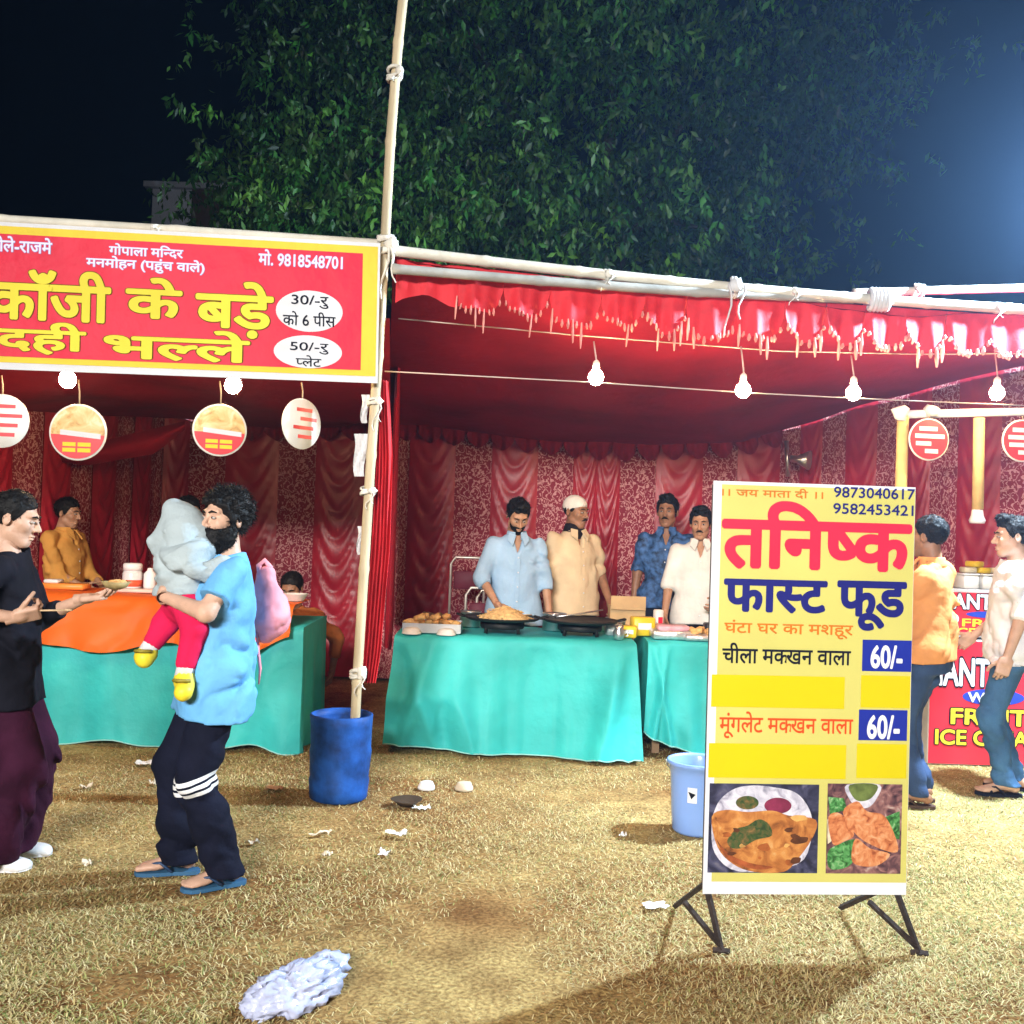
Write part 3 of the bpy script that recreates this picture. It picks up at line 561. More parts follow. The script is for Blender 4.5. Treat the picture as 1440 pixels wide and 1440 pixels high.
# hanging price discs
food_c = food_mat('printed_food', [(.30, .12, .03), (.62, .36, .10), (.75, .55, .25), (.72, .66, .5)], 13); disc_red = mat('print_red', (.72, .04, .05), .35, .1); string_m = mat('string', (.45, .32, .2), .9)
def disc(px, py, rpx, Y, yaw, label, style, top_py):
    c = P(px, py, Y); r = rpx * Y / FPX; rt = empty('hanging_disc', c - [0, 0, r], label, 'sign', 'round price discs on strings')
    u = np.array([math.cos(yaw), math.sin(yaw), 0]); pl = Plane(c, u, (0, 0, 1)); n = pl.n
    MB().lathe(c, [(0, -.004), (r * .99, -.004), (r, 0), (r * .99, .004), (0, .004)], 40, n).build('board', mat('disc_white', (.78, .76, .70), .4, .06), rt)
    MB().tube([P(px, top_py, Y), (P(px, top_py, Y) + c) / 2 + [0, 0, r * .5] + np.array([.004, 0, 0]), c + [0, 0, r * .99]], .004, 5).build('string', string_m, rt)
    ring = [(r * .93 * math.cos(a), r * .93 * math.sin(a)) for a in np.linspace(0, 2 * math.pi, 36, endpoint=False)]
    if style == 'food':
        pl.patch('food_print', 0, 0, 0, 0, food_c, rt, .0055, uvs=ring)
        low = [(r * .93 * math.cos(a), r * .93 * math.sin(a)) for a in np.linspace(math.pi * 1.03, math.pi * 1.97, 20)]
        pl.patch('red_half', 0, 0, 0, 0, disc_red, rt, .0075, uvs=low)
        pl.patch('white_strip', 0, 0, 0, 0, v_w, rt, .0095, uvs=[(-r * .6, -r * .1), (r * .8, -r * .22), (r * .8, -r * .04), (-r * .6, r * .08)])
        for j in range(2):
            for k in range(2): pl.patch('yellow_word', 0, 0, 0, 0, ink_y, rt, .0095, uvs=[(-r * .5 + k * r * .52, -r * .50 - j * r * .2), (-r * .05 + k * r * .52, -r * .50 - j * r * .2), (-r * .05 + k * r * .52, -r * .36 - j * r * .2), (-r * .5 + k * r * .52, -r * .36 - j * r * .2)])
    elif style == 'red':
        pl.patch('red_print', 0, 0, 0, 0, disc_red, rt, .0055, uvs=ring)
        for j, (x0, x1, z) in enumerate([(-.5, .4, .5), (-.7, .75, .15), (-.65, .1, -.2), (-.2, .45, -.55)]): pl.patch('white_word', 0, 0, 0, 0, v_w, rt, .0075, uvs=[(r * x0, r * (z - .1)), (r * x1, r * (z - .1)), (r * x1, r * (z + .1)), (r * x0, r * (z + .1))])
    else:
        for j, (x0, x1, z) in enumerate([(-.3, .5, .55), (-.1, .75, .2), (-.45, .6, -.15), (-.2, .5, -.5)]): pl.patch('red_word', 0, 0, 0, 0, disc_red, rt, .0062, uvs=[(r * x0, r * (z - .07)), (r * x1, r * (z - .07)), (r * x1, r * (z + .07)), (r * x0, r * (z + .07))])
disc(2, 592, 38, 5.15, .1, 'plain white disc with faint red writing under the banner', 'plain', 528)
disc(110, 608, 40, 5.2, .05, 'larger food picture disc with red lower half hanging in front of the drooping swag', 'food', 534)
disc(309, 605, 37, 5.25, .3, 'smaller food picture disc on a crooked string above the hooded child', 'food', 536)
disc(424, 596, 36, 5.35, .95, 'disc turned sideways on its string near the red gathered curtain', 'plain', 538)
# ================================================================== LAMPS THAT SHOW
bulb_m = mat('bulb_glow', (1.0, .72, .36), .4, 0.0, emit=230.0); holder_m = mat('bulb_holder', (.75, .7, .62), .5); wire_m = mat('wire', (.55, .45, .42), .6)
def bulb(px, py, Y, label, cord_py, grp='bare bulbs strung through the stalls'):
    c = P(px, py, Y); rt = empty('light_bulb', c, label, 'bulb', grp)
    MB().lathe(c, [(0, -.050), (.024, -.044), (.040, -.024), (.045, 0), (.038, .022), (.022, .040), (.015, .048)], 14).build('glass', bulb_m, rt)
    MB().lathe(c, [(.016, .049), (.02, .052), (.02, .085), (.012, .095), (.005, .1)], 12).build('holder', holder_m, rt)
    t = P(px - 3, cord_py, Y); MB().tube([c + [0, 0, .098], c * .5 + t * .5 + [.008, 0, 0], t], .005, 5).build('cord', wire_m, rt)
bulb(838, 530, 5.8, 'bare bulb nearest the tall bamboo pole, hung under the red ceiling', 480)
bulb(1045, 548, 5.9, 'bare bulb hung above the yellow menu board', 487)
bulb(1200, 552, 6.0, 'bare bulb between the menu board and the pipe frame', 500)
bulb(1402, 552, 6.2, 'bare bulb hung over the white pipe of the ice cream stand', 495)
bulb(95, 533, 5.35, 'bare bulb under the banner edge beside the larger food disc', 505)
bulb(328, 541, 5.4, 'bare bulb under the banner edge beside the smaller food disc', 510)
for nm, pts_, lab in [('electric_wire', [(541, 522, 5.6), (840, 538, 5.75), (1045, 552, 5.88), (1200, 560, 5.98), (1480, 572, 6.2)], 'thin wire strung through the row of glowing bulbs'), ('electric_wire', [(560, 448, 5.75), (820, 472, 5.8), (1100, 494, 5.95), (1300, 498, 6.1), (1500, 496, 6.25)], 'thin wire strung close under the scalloped valance')]:
    w = MB().tube([P(*p) for p in pts_], .004, 5).build(nm, wire_m); tag(w, lab, 'wire')
# floodlight head on its post, and the lamp bank behind the photographer
fl = empty('floodlight', (FLOOD[0] + .1, FLOOD[1] + .08, FLOOD[2] + .12), 'metal floodlight on a bamboo post beside the ice cream stand', 'floodlight'); steel_d = mat('dark_steel', (.12, .12, .13), .5, metal=.6)
MB().box((FLOOD[0] + .1, FLOOD[1] + .08, FLOOD[2] + .2), (.3, .2, .05), .01).build('hood', steel_d, fl); MB().box((FLOOD[0] + .1, FLOOD[1] + .2, FLOOD[2] + .05), (.3, .03, .24), .006).build('back_plate', steel_d, fl)
ms = empty('light_mast', (MAST[0], MAST[1] - .5, 0), 'tall steel mast with a bank of floodlights over the field', 'mast')
MB().tube([(MAST[0], MAST[1] - .5, -.1), (MAST[0], MAST[1] - .5, MAST[2] + .6)], [.11, .07], 10).build('mast_pole', steel_d, ms)
for i in range(4):
    for j in range(2):
        MB().box((MAST[0] - .9 + .6 * i, MAST[1] - .3, MAST[2] - .25 + .5 * j), (.48, .2, .38), .02).build('lamp_head', steel_d, ms)
MB().tube([(MAST[0] - 1.2, MAST[1] - .44, MAST[2]), (MAST[0] + 1.2, MAST[1] - .44, MAST[2])], .03, 6).build('crossbar', steel_d, ms)

# ================================================================== MENU BOARD
tl, tr_, bl, br = P(1007, 676, 3.62), P(1292, 680, 3.67), P(985, 1257, 3.60), P(1267, 1257, 3.65)
SP = Plane((tl + bl) / 2 + np.array([0, -.02, 0]), (tr_ - tl) * 1.0 + (br - bl) + np.array([0, 0, -.018]), (0, 0, 1))
sg = empty('menu_board', ((bl[0] + br[0]) / 2, bl[1], 0), 'yellow menu board on iron legs with red and blue Hindi lettering', 'sign')
ubl, vbl = SP.uv(985, 1257); ubr, vtl = SP.uv(1267, 1257)[0], SP.uv(1007, 676)[1]
ub, vb2 = 0.5 * (ubl + SP.uv(1007, 676)[0]), vbl; W_ = .5 * (ubr - ubl) + .5 * (SP.uv(1292, 680)[0] - SP.uv(1007, 676)[0])
su0, su1 = ub, ub + W_ * 1.005
board_w = mat('flex_white', (.74, .75, .80), .35, .05, 3, .2, 6, coat=.25); pale_y = mat('flex_pale_yellow', (.60, .55, .15), .35, .07, 2.5, .15, 6, coat=.25); vivid_y = mat('flex_vivid_yellow', (.64, .53, .0), .4, .03, 3, coat=.2)
iron = mat('rusty_iron', (.05, .035, .03), .7, .4, 30, .4, 60, metal=.3); p_red = mat('ink_red', (.80, .02, .06), .4, .06); p_navy = mat('ink_navy', (.012, .012, .16), .4, .06); p_org = mat('ink_orange', (.62, .16, .01), .4, .06); p_box = mat('ink_blue', (.012, .025, .30), .4, .06); p_white = mat('ink_white', (.8, .8, .82), .4, .03)
fr_c = SP.pt((su0 + su1) / 2, (vb2 + vtl) / 2, -.022)
fw, fh = su1 - su0, vtl - vb2
mb = MB()
for (a, b, c, d) in [(0, 0, 1, 0), (0, 1, 1, 1), (0, 0, 0, 1), (1, 0, 1, 1), (0, .5, 1, .5)]: mb.tube([SP.pt(su0 + .013 + a * (fw - .026), vb2 + .013 + b * (fh - .026), -.022), SP.pt(su0 + .013 + c * (fw - .026), vb2 + .013 + d * (fh - .026), -.022)], .0125, 4)
mb.build('iron_frame', iron, sg, False)
def panel(name, u0, u1, v0, v1, m_, h, th=.004): 
    q = [SP.pt(u0, v0, h), SP.pt(u1, v0, h), SP.pt(u1, v1, h), SP.pt(u0, v1, h)]; q2 = [p - SP.n * th for p in q]
    return mesh_obj(name, q + q2, [[0, 1, 2, 3], [7, 6, 5, 4], [0, 4, 5, 1], [1, 5, 6, 2], [2, 6, 7, 3], [3, 7, 4, 0]], m_, sg, False)
panel('flex_sheet', su0, su1, vb2, vtl, board_w, 0.0, .008)
panel('yellow_field', su0 + .03, su1 - .002, vb2 + .045, vtl - .012, pale_y, .0022, .001)
for (x0, x1, y0, y1) in [(1000, 1187, 950, 995), (1210, 1279, 950, 995), (996, 1189, 1046, 1094), (1204, 1274, 1046, 1094)]: SP.patch('covered_line', x0, x1, y0, y1, vivid_y, sg, .0042)
for (x0, x1, y0, y1) in [(1212, 1281, 900, 944), (1207, 1275, 998, 1041)]: SP.patch('price_box', x0, x1, y0, y1, p_box, sg, .0042)
for body, x0, x1, y0, y1, m_, of in [('।। जय माता दी ।।', 1015, 1157, 686, 700, p_org, .012), ('9873040617', 1172, 1286, 686, 701, p_navy, .014), ('9582453421', 1171, 1284, 709, 724, p_navy, .014), ('तिनष~क', 1014, 1282, 706, 803, p_red, .036), ('फास~ट', 1017, 1163, 815, 862, p_navy, .034), ('फूड', 1176, 1274, 817, 887, p_navy, .034), ('घंटा घर का मशहूर', 1018, 1199, 873, 897, p_org, .012), ('चीला मक~खन वाला', 1015, 1196, 905, 934, ink_b, .016), ('मूंगलेट मक~खन वाला', 1011, 1199, 1001, 1039, mat('ink_orange_red', (.75, .07, .01), .4, .06), .012)]:
    SP.lettering(body, x0, x1, y0, y1, m_, sg, .0046, of)
for (x0, x1, y0, y1) in [(1223, 1268, 907, 940), (1218, 1264, 1005, 1039)]: SP.lettering('60/-', x0, x1, y0, y1, p_white, sg, .0075, .03)
# two printed dishes
def dish1():
    dk = food_mat('photo_dark', [(.008, .008, .02), (.02, .02, .05), (.06, .06, .12), (.16, .15, .2)], 14); wh = food_mat('photo_plate', [(.25, .24, .32), (.5, .48, .58), (.66, .64, .72), (.7, .7, .74)], 22); br_ = food_mat('photo_crepe', [(.10, .03, .01), (.40, .13, .03), (.58, .24, .06), (.62, .36, .14)], 17); gn = food_mat('photo_green', [(.01, .02, .01), (.04, .08, .02), (.12, .09, .03), (.3, .16, .05)], 40); ma = mat('photo_maroon', (.20, .02, .06), .5, .4, 20)
    f = SP.patch('dish_photo', 996, 1150, 1102, 1227, dk, sg, .0042); h = .0056
    SP.patch('plate', 999, 1146, 1105, 1270, wh, f, h, pts=[(1000, 1160), (1004, 1140), (1014, 1122), (1034, 1108), (1060, 1104), (1090, 1107), (1116, 1113), (1132, 1128), (1141, 1150), (1140, 1180), (1120, 1215), (1040, 1225), (1005, 1200)])
    for (a, b, m_, r) in [(1051, 1127, gn, 17), (1094, 1131, ma, 20)]: SP.patch('bowl', a - r - 3, a + r + 3, b - r * .72, b + r * .72, wh, f, h + .001, True); SP.patch('chutney', a - r, a + r - 2, b - r * .5, b + r * .62, m_, f, h + .002, True)
    SP.patch('crepe', 0, 0, 0, 0, br_, f, h + .003, pts=[(1000, 1148), (1020, 1138), (1050, 1141), (1085, 1139), (1108, 1146), (1146, 1152), (1141, 1178), (1118, 1210), (1100, 1225), (1060, 1225), (1030, 1214), (1008, 1190)])
    SP.patch('herbs', 0, 0, 0, 0, gn, f, h + .0036, pts=[(1022, 1180), (1034, 1165), (1050, 1160), (1066, 1151), (1080, 1158), (1084, 1174), (1062, 1180), (1040, 1192), (1026, 1190)])
    rq = np.random.default_rng(4); tones = [mat('photo_char', (.10, .03, .01), .5, .4, 30), mat('photo_gold', (.62, .34, .10), .5, .3, 30), mat('photo_rust', (.34, .09, .02), .5, .4, 30)]
    for q in range(16):
        a_, b_ = rq.uniform(1012, 1130), rq.uniform(1148, 1212); r_ = rq.uniform(2, 7); an = rq.uniform(0, 3); SP.patch('char_mark', 0, 0, 0, 0, tones[q % 3], f, h + .0034 + q * .00005, pts=[(a_ + r_ * rq.uniform(.6, 1.6) * math.cos(t_ + an) * 1.3, b_ + r_ * rq.uniform(.5, 1.1) * math.sin(t_ + an)) for t_ in np.arange(7) * .9])
    SP.patch('fold', 0, 0, 0, 0, mat('photo_crepe_dark', (.30, .07, .02), .5, .5, 30), f, h + .0036, pts=[(1006, 1178), (1022, 1198), (1052, 1212), (1086, 1218), (1060, 1221), (1024, 1208)])
def dish2():
    f = SP.patch('dish_photo', 1162, 1267, 1102, 1228, food_mat('photo_table', [(.02, .01, .02), (.12, .05, .06), (.3, .14, .13), (.5, .4, .36)], 24), sg, .0042); h = .0056; or_ = food_mat('photo_wrap', [(.25, .05, .02), (.55, .17, .06), (.66, .28, .12), (.7, .45, .28)], 30); g2 = food_mat('photo_leaf', [(.01, .03, .01), (.03, .14, .03), (.10, .34, .10), (.4, .5, .3)], 45); cr = mat('photo_cream', (.6, .5, .36), .5, .5, 30)
    SP.patch('bowl', 1186, 1236, 1080, 1136, MATS['photo_plate'], f, h, pts=[(1190, 1103), (1236, 1103), (1232, 1122), (1220, 1135), (1204, 1134), (1193, 1122)]); SP.patch('chutney', 0, 0, 0, 0, mat('photo_mint', (.12, .16, .04), .5, .4, 30), f, h + .001, pts=[(1194, 1103), (1232, 1103), (1226, 1120), (1212, 1126), (1200, 1122)])
    for pts_ in ([(1164, 1120), (1186, 1122), (1190, 1138), (1166, 1144)], [(1164, 1196), (1180, 1186), (1196, 1180), (1210, 1182), (1204, 1200), (1194, 1216), (1176, 1222), (1164, 1218)], [(1240, 1150), (1264, 1140), (1264, 1180), (1250, 1176)]): SP.patch('leaf', 0, 0, 0, 0, g2, f, h + .001, pts=pts_)
    SP.patch('filling', 0, 0, 0, 0, cr, f, h + .0015, pts=[(1162, 1152), (1172, 1148), (1176, 1176), (1163, 1186)])
    for k, pts_ in enumerate(([(1164, 1148), (1182, 1144), (1200, 1172), (1186, 1182), (1170, 1186)], [(1184, 1142), (1204, 1126), (1218, 1140), (1244, 1148), (1262, 1192), (1246, 1196), (1206, 1176)], [(1202, 1178), (1222, 1192), (1250, 1200), (1232, 1216), (1206, 1216), (1196, 1206)])): SP.patch('wrap', 0, 0, 0, 0, or_, f, h + .002 + .0008 * k, pts=pts_)
dish1(); dish2()
for sx, (fx, bx) in enumerate((((1014, 1340), (962, 1268)), ((1292, 1343), (1222, 1268)))):
    mb = MB(); topu = su0 + .02 if sx == 0 else su1 - .03; tp = SP.pt(topu, vb2 + .02, -.03); f1 = G(*fx) + [0, 0, .012]; f2 = f1 * [1, 0, 1] + [-.10 if sx == 0 else -.15, tp[1] + .38, 0]; mb.tube([tp, f1], .012, 4); mb.tube([tp + [0, .02, 0], f2], .012, 4)
    b0 = P(bx[0], bx[1], f1[1] + .02); mb.tube([b0, f1 + [0, 0, .01]], .011, 4); mb.tube([f1 - [.03, 0, .002], f1 + [.03, -.01, -.002]], .011, 4)
    mb.build('leg', iron, sg, False)

# ================================================================== DRUM AND BUCKET
dc = G(476, 1122); dr = empty('plastic_drum', (dc[0], dc[1], 0), 'dirty blue plastic drum holding the bamboo pole', 'drum')
drum_m = mat('blue_plastic', (.010, .065, .27), .6, .6, 9, .35, 22, spec=.25)
MB().lathe((dc[0], dc[1], 0), [(.14, 0), (.155, .01), (.158, .05), (.163, .10), (.158, .12), (.165, .22), (.168, .26), (.163, .28), (.166, .40), (.170, .455), (.160, .46), (.155, .42), (.15, .33), (0, .33)], 30, jit=.015).build('shell', drum_m, dr)
MB().lathe((dc[0], dc[1], 0.335), [(.149, 0), (.1, .02), (0, .03)], 20, jit=.05).build('soil', mat('soil', (.10, .06, .035), .95, .3, 30, .6, 60), dr)
bc = G(979, 1168); bk_ = empty('plastic_bucket', (bc[0], bc[1], 0), 'pale blue plastic bucket behind the yellow menu board', 'bucket')
MB().lathe((bc[0], bc[1], 0), [(.115, 0), (.122, .012), (.128, .1), (.137, .28), (.147, .335), (.157, .34), (.158, .355), (.148, .36), (.141, .345), (.132, .28), (.12, .03), (0, .02)], 32).build('shell', mat('pale_blue_plastic', (.24, .40, .82), .4, .06, 4, coat=.2), bk_)
sp_ = [bc + np.array([.134 * math.sin(a), -.134 * math.cos(a), z]) for z in (.17, .245) for a in (-.55, -.37, -.2)]
mesh_obj('sticker', [p + (p - bc) * [.015, .015, 0] for p in sp_], [[0, 1, 4, 3], [1, 2, 5, 4]], p_white, bk_, False)
sp2 = [bc + np.array([.137 * math.sin(a), -.137 * math.cos(a), z]) for (a, z) in ((-.52, .225), (-.25, .215), (-.40, .19))]
mesh_obj('sticker_mark', [p + (p - bc) * [.014, .014, 0] for p in sp2], [[0, 1, 2]], ink_b, bk_, False)
MB().tube([(bc[0] + .155 * math.cos(a), bc[1] + .12 * math.sin(a) * .3 + .05, .345 - .10 * math.sin(a)) for a in np.linspace(0, math.pi, 12)], .004, 5).build('handle', mat('wire_steel', (.5, .5, .5), .4, metal=.8), bk_)

# ================================================================== TABLES AND CLOTHS
teal = mat('teal_cloth', (.045, .54, .53), .6, .22, 2.2, .35, 9, trans=.06, bdist=.03); orange_cl = mat('orange_cloth', (.80, .14, .01), .6, .12, 3, .2, 18); wood = mat('table_wood', (.25, .15, .08), .7, .25, 6); hem_m = mat('teal_hem', (.30, .62, .58), .7)
def table(x0, x1, y0, y1, h, label):
    t = empty('table', ((x0 + x1) / 2, (y0 + y1) / 2, 0), label, 'table'); MB().box(((x0 + x1) / 2, (y0 + y1) / 2, h - .02), (x1 - x0 - .04, y1 - y0 - .04, .04), .005).build('table_top', wood, t, False)
    for x in (x0 + .08, x1 - .08):
        for y in (y0 + .08, y1 - .08): MB().box((x, y, (h - .04) / 2), (.05, .05, h - .04)).build('leg', wood, t, False)
    return t
def cover(x0, x1, y0, y1, h, hemf, label, m, seed, cat='tablecloth', flare=.05, top=True, left=True, right=True, fold=.03):
    # a sheet: back edge of the top -> front edge -> down to the hem, and its two sides
    o = empty('tablecloth', ((x0 + x1) / 2, y0, 0), label, cat); nu = 90; u = np.linspace(0, 1, nu); rows = []; xs = x0 + (x1 - x0) * u
    for t in np.linspace(0, 1, 5): rows.append(np.stack([xs, y1 + (y0 - y1) * t + 0 * xs, np.full(nu, h + .006 - .004 * (t == 1)) + .004 * vnoise(np.stack([u * 9, 0 * u + t * 3, 0 * u + seed], 1))], 1))
    nv = 26
    for j in range(1, nv + 1):
        t = j / nv; z = h + (hemf(u) - h) * t; fl = flare * t
        rn = 1 - 2 * np.abs(vnoise(np.stack([u * (x1 - x0) * 3.4 + .5 * t * np.sin(u * 5 + seed), 0 * u + t * .9, 0 * u + seed + 2], 1))); f = fold * 1.7 * np.clip(rn, -.3, 1) * t ** .55 + fold * 1.1 * t ** .4 * np.exp(-((u - .05 - .16 * t) / .035) ** 2) + fold * 1.1 * t ** .4 * np.exp(-((u - .17 + .10 * t) / .03) ** 2) + fold * 1.2 * t ** .4 * np.exp(-((u - .95 + .13 * t) / .035) ** 2) + fold * .7 * t ** .8 * (np.sin(u * (x1 - x0) * 21 + 1.4 * np.sin(u * 9 + seed) + seed) * .5 + vnoise(np.stack([u * (x1 - x0) * 6, 0 * u + t * 1.2, 0 * u + seed], 1))) + .02 * vnoise(np.stack([u * (x1 - x0) * 2.2, 0 * u + t * 2.5, 0 * u + seed + 5], 1))
        rows.append(np.stack([xs + fl * (2 * u - 1), y0 - .012 - fl - np.maximum(f, -.02), z], 1))
    MB().grid(np.array(rows)).build('front_sheet', m, o)
    fb = np.array(rows[-1]); MB().tube(fb[::2] + [0, -.002, 0], .005, 4).build('hem', hem_m if m is teal else m, o)
    for sd, on in ((0, left), (1, right)):
        if not on: continue
        col = 0 if sd == 0 else -1; front_c = np.array([r[col] for r in rows[4:]]); nn_ = 22; A = np.zeros((len(front_c), nn_, 3))
        for j, p in enumerate(front_c):
            t = j / (len(front_c) - 1); ss = np.linspace(0, 1, nn_); xo = (.02 * np.sin(ss * 17 + seed) * t + flare * t) * (1 if sd else -1)
            A[j, :, 0] = np.where(ss == 0, p[0], (x1 if sd else x0) + xo); A[j, :, 1] = p[1] + (y1 - p[1]) * ss; A[j, :, 2] = p[2] + .01 * ss
        MB().grid(A).build('side_sheet', m, o)
    return o
YA = 6.5
lx0, lx1 = XY(-60, YA, .4)[0], XY(424, YA, .4)[0]
table(lx0, lx1, YA, YA + .8, .80, 'wooden table under the orange and teal cloths'); 
ZL = .84
table_h_l = P(380, 905, YA)[2]
wob = lambda u, s=0: .02 + .015 * np.sin(u * 17 + s) + .01 * np.sin(u * 31)
cover(lx0, lx1, YA, YA + .8, .80, lambda u: wob(u), 'teal cloth on the long table behind the man carrying a child', teal, 1.3, fold=.036, flare=.02)
# orange swag over it
oc = empty('tablecloth', ((lx0 + lx1) / 2, YA - .05, .8), 'orange satin cloth draped in a curve over the teal cloth', 'tablecloth')
nu = 80; u = np.linspace(0, 1, nu); xs = lx0 - .02 + (lx1 - lx0 - .05) * u; rows = []; ztop = 1.0
zt = np.interp(u, [0, 1], [P(60, 828, 6.6)[2], P(420, 850, 6.6)[2]]); dr_ = np.array([np.interp(x_, [P(0, 900, 6.4)[0], P(62, 900, 6.4)[0], P(150, 920, 6.4)[0], P(230, 905, 6.4)[0], P(345, 927, 6.4)[0], P(425, 880, 6.4)[0]], [P(0, 905, 6.4)[2], P(62, 903, 6.4)[2], P(150, 921, 6.4)[2], P(230, 900, 6.4)[2], P(345, 927, 6.4)[2], P(425, 880, 6.4)[2]]) for x_ in xs])
kk = np.hanning(17); kk /= kk.sum(); dr_ = np.convolve(np.pad(dr_, 8, mode='edge'), kk, 'valid')
for t in np.linspace(0, 1, 4): rows.append(np.stack([xs, YA + .55 - .5 * t + 0 * xs, zt + .002 * t], 1))
for j in range(1, 19):
    t = j / 18; f = (.03 * np.sin(u * 26 + 4 * t + 2 * np.sin(u * 7)) + .03 * (1 - 2 * np.abs(vnoise(np.stack([u * 14, 0 * u + t * 2, 0 * u], 1))))) * t ** .6; rows.append(np.stack([xs, YA + .05 - .14 * t ** .4 - np.abs(f), zt + (dr_ - zt) * t], 1))
MB().grid(np.array(rows)).build('satin_sheet', orange_cl, oc)
crate = empty('wooden_crate', ((lx0 + lx1) / 2, YA + .3, .81), 'long wooden crate raising the orange cloth above the table', 'crate'); MB().box(((lx0 + lx1) / 2 - .05, YA + .32, .81 + (zt.min() - .83) / 2), (lx1 - lx0 - .3, .42, zt.min() - .83), .01).build('box', wood, crate, False)

YB = 6.6
cx0, cx1 = XY(553, YB, .5)[0], XY(893, YB, .5)[0]; TH = .76
table(cx0, cx1, YB, YB + .8, TH, 'wooden table under the griddles and the teal cloth')
cover(cx0, cx1, YB, YB + .8, TH, lambda u: .055 - .045 * np.sin(np.clip(u * 1.25, 0, 1) * math.pi * .5) + .02 * (u > .8) * np.abs(np.sin(u * 40)), 'teal cloth on the griddle table with gathers at its corners', teal, 4.1, fold=.07, flare=.05)
dx0, dx1 = cx1 + .10, XY(1075, 6.75, .5)[0]
table(dx0, dx1, 6.75, 7.5, TH, 'wooden table of packets behind the yellow menu board')
cover(dx0, dx1, 6.75, 7.5, TH, lambda u: .17 - .15 * np.clip(u * 1.8, 0, 1) ** .6, 'teal cloth lifted at one corner on the packet table', teal, 8.7, fold=.05, flare=.02)

# ------------------------------------------------------------------ on the griddle table
Z0 = TH + .012
steel = mat('steel', (.62, .62, .62), .28, .1, 5, metal=.9); blk = mat('sooty_iron', (.018, .016, .016), .55, .4, 12, .3, 40, metal=.4); foam = mat('foam_white', (.78, .77, .74), .7, .06); foil = mat('foil', (.68, .66, .66), .3, .2, 20, .7, 30, metal=.7)
def tpt(px, Y, z=Z0): p = XY(px, Y, z); return np.array([p[0], Y, z])
def griddle(px, Y, r, label):
    c = tpt(px, Y); s = empty('stove', c, 'black iron stove under the ' + label, 'stove'); 
    for k in range(4): a = math.pi / 4 + k * math.pi / 2; MB().tube([c + [math.cos(a) * r * .6, math.sin(a) * r * .5, 0], c + [math.cos(a) * r * .55, math.sin(a) * r * .45, .075]], .014, 6).build('leg', blk, s)
    MB().lathe(c + [0, 0, .03], [(r * .55, 0), (r * .58, .01), (r * .58, .05), (r * .5, .05), (r * .48, .012), (0, .01)], 20).build('burner', blk, s)
    g_ = empty('griddle', c + [0, 0, .085], 'flat round iron griddle ' + label.split('griddle ')[1], 'griddle')
    MB().lathe(c + [0, 0, .085], [(0, 0), (r * .9, .004), (r, .018), (r * 1.0, .026), (r * .93, .018), (0, .012)], 36).build('plate', blk, g_)
    for sx in (-1, 1): MB().tube([c + [sx * r * .98, -.04, .105], c + [sx * (r + .05), -.03, .12], c + [sx * (r + .05), .03, .12], c + [sx * r * .98, .04, .105]], .007, 5).build('handle', blk, g_)
    return c
c1 = griddle(706, 6.92, .265, 'griddle heaped with pale batter food'); c2 = griddle(815, 6.92, .265, 'griddle left empty beside the steel pot')
fd = mat('noodles', (.70, .46, .20), .7, .3, 30, .6, 50); hp_ = empty('food_heap', c1 + [.02, -.02, .1], 'golden heap of shredded food on the griddle', 'food'); rg = np.random.default_rng(3); V = MB()
V.lathe(c1 + [.02, -.02, .098], [(.17, 0), (.15, .02), (.10, .05), (.05, .072), (0, .08)], 22, jit=.06); V.build('mound', fd, hp_)
V = MB()
for k in range(260):
    a = rg.uniform(0, 6.28); q = rg.random() ** .6 * .165; z = .098 + .082 * (1 - q / .17) + rg.uniform(-.003, .006); p = c1 + [.02 + q * math.cos(a), -.02 + q * math.sin(a), z]; d = rg.normal(0, 1, 3) * [.02, .02, .006]; V.tube([p - d, p + d * .2 + [0, 0, .004], p + d], .0035, 4)
o_ = V.build('shreds', fd, hp_); o_['kind'] = 'stuff'
tc_ = tpt(609, 6.84); tyl = empty('food_tray', tc_, 'shallow steel tray heaped with golden fried fritters', 'tray')
tray = MB(); tray.box(tc_ + [0, 0, .006], (.38, .30, .012), .003)
for sx in (-1, 1): tray.box(tc_ + [sx * .192, 0, .035], (.008, .30, .06)); tray.box(tc_ + [0, sx * .148, .035], (.376, .008, .06))
tray.build('tray', steel, tyl, False); frit = [mat('fritter_a', (.55, .28, .09), .7, .4, 20, .5, 40), mat('fritter_b', (.66, .38, .14), .7, .4, 20, .5, 40), mat('fritter_dark', (.12, .06, .03), .7, .4, 20, .5, 40)]
for k in range(44):
    x = rg.uniform(-.16, .16); y = rg.uniform(-.12, .12); lv = .03 + .035 * (k // 15); mm = frit[2] if (y > .07 and k > 20) else frit[k % 2]
    if k > 30: x *= .7; y *= .8
    fo = MB().lump((0, 0, 0), (.042, .024, .02), k, .25, 8).build('fritter', mm, None); fo.parent = tyl; fo.location = Vector((x, y, lv)); fo.rotation_euler = (rg.uniform(-.4, .4), rg.uniform(-.4, .4), rg.uniform(0, 3))
for k, (px, lab) in enumerate([(579, 'white foam bowl in front of the fritter tray at the cloth corner'), (628, 'white foam bowl in front of the fritter tray beside the stove')]):
    c = tpt(px, 6.645); b_ = MB().lathe(c, [(.035, .04), (.052, .032), (.064, .004), (.066, 0), (.06, .004), (.048, .03), (0, .036)], 20, jit=.03).build('foam_bowl', foam); tag(b_, lab, 'bowl')
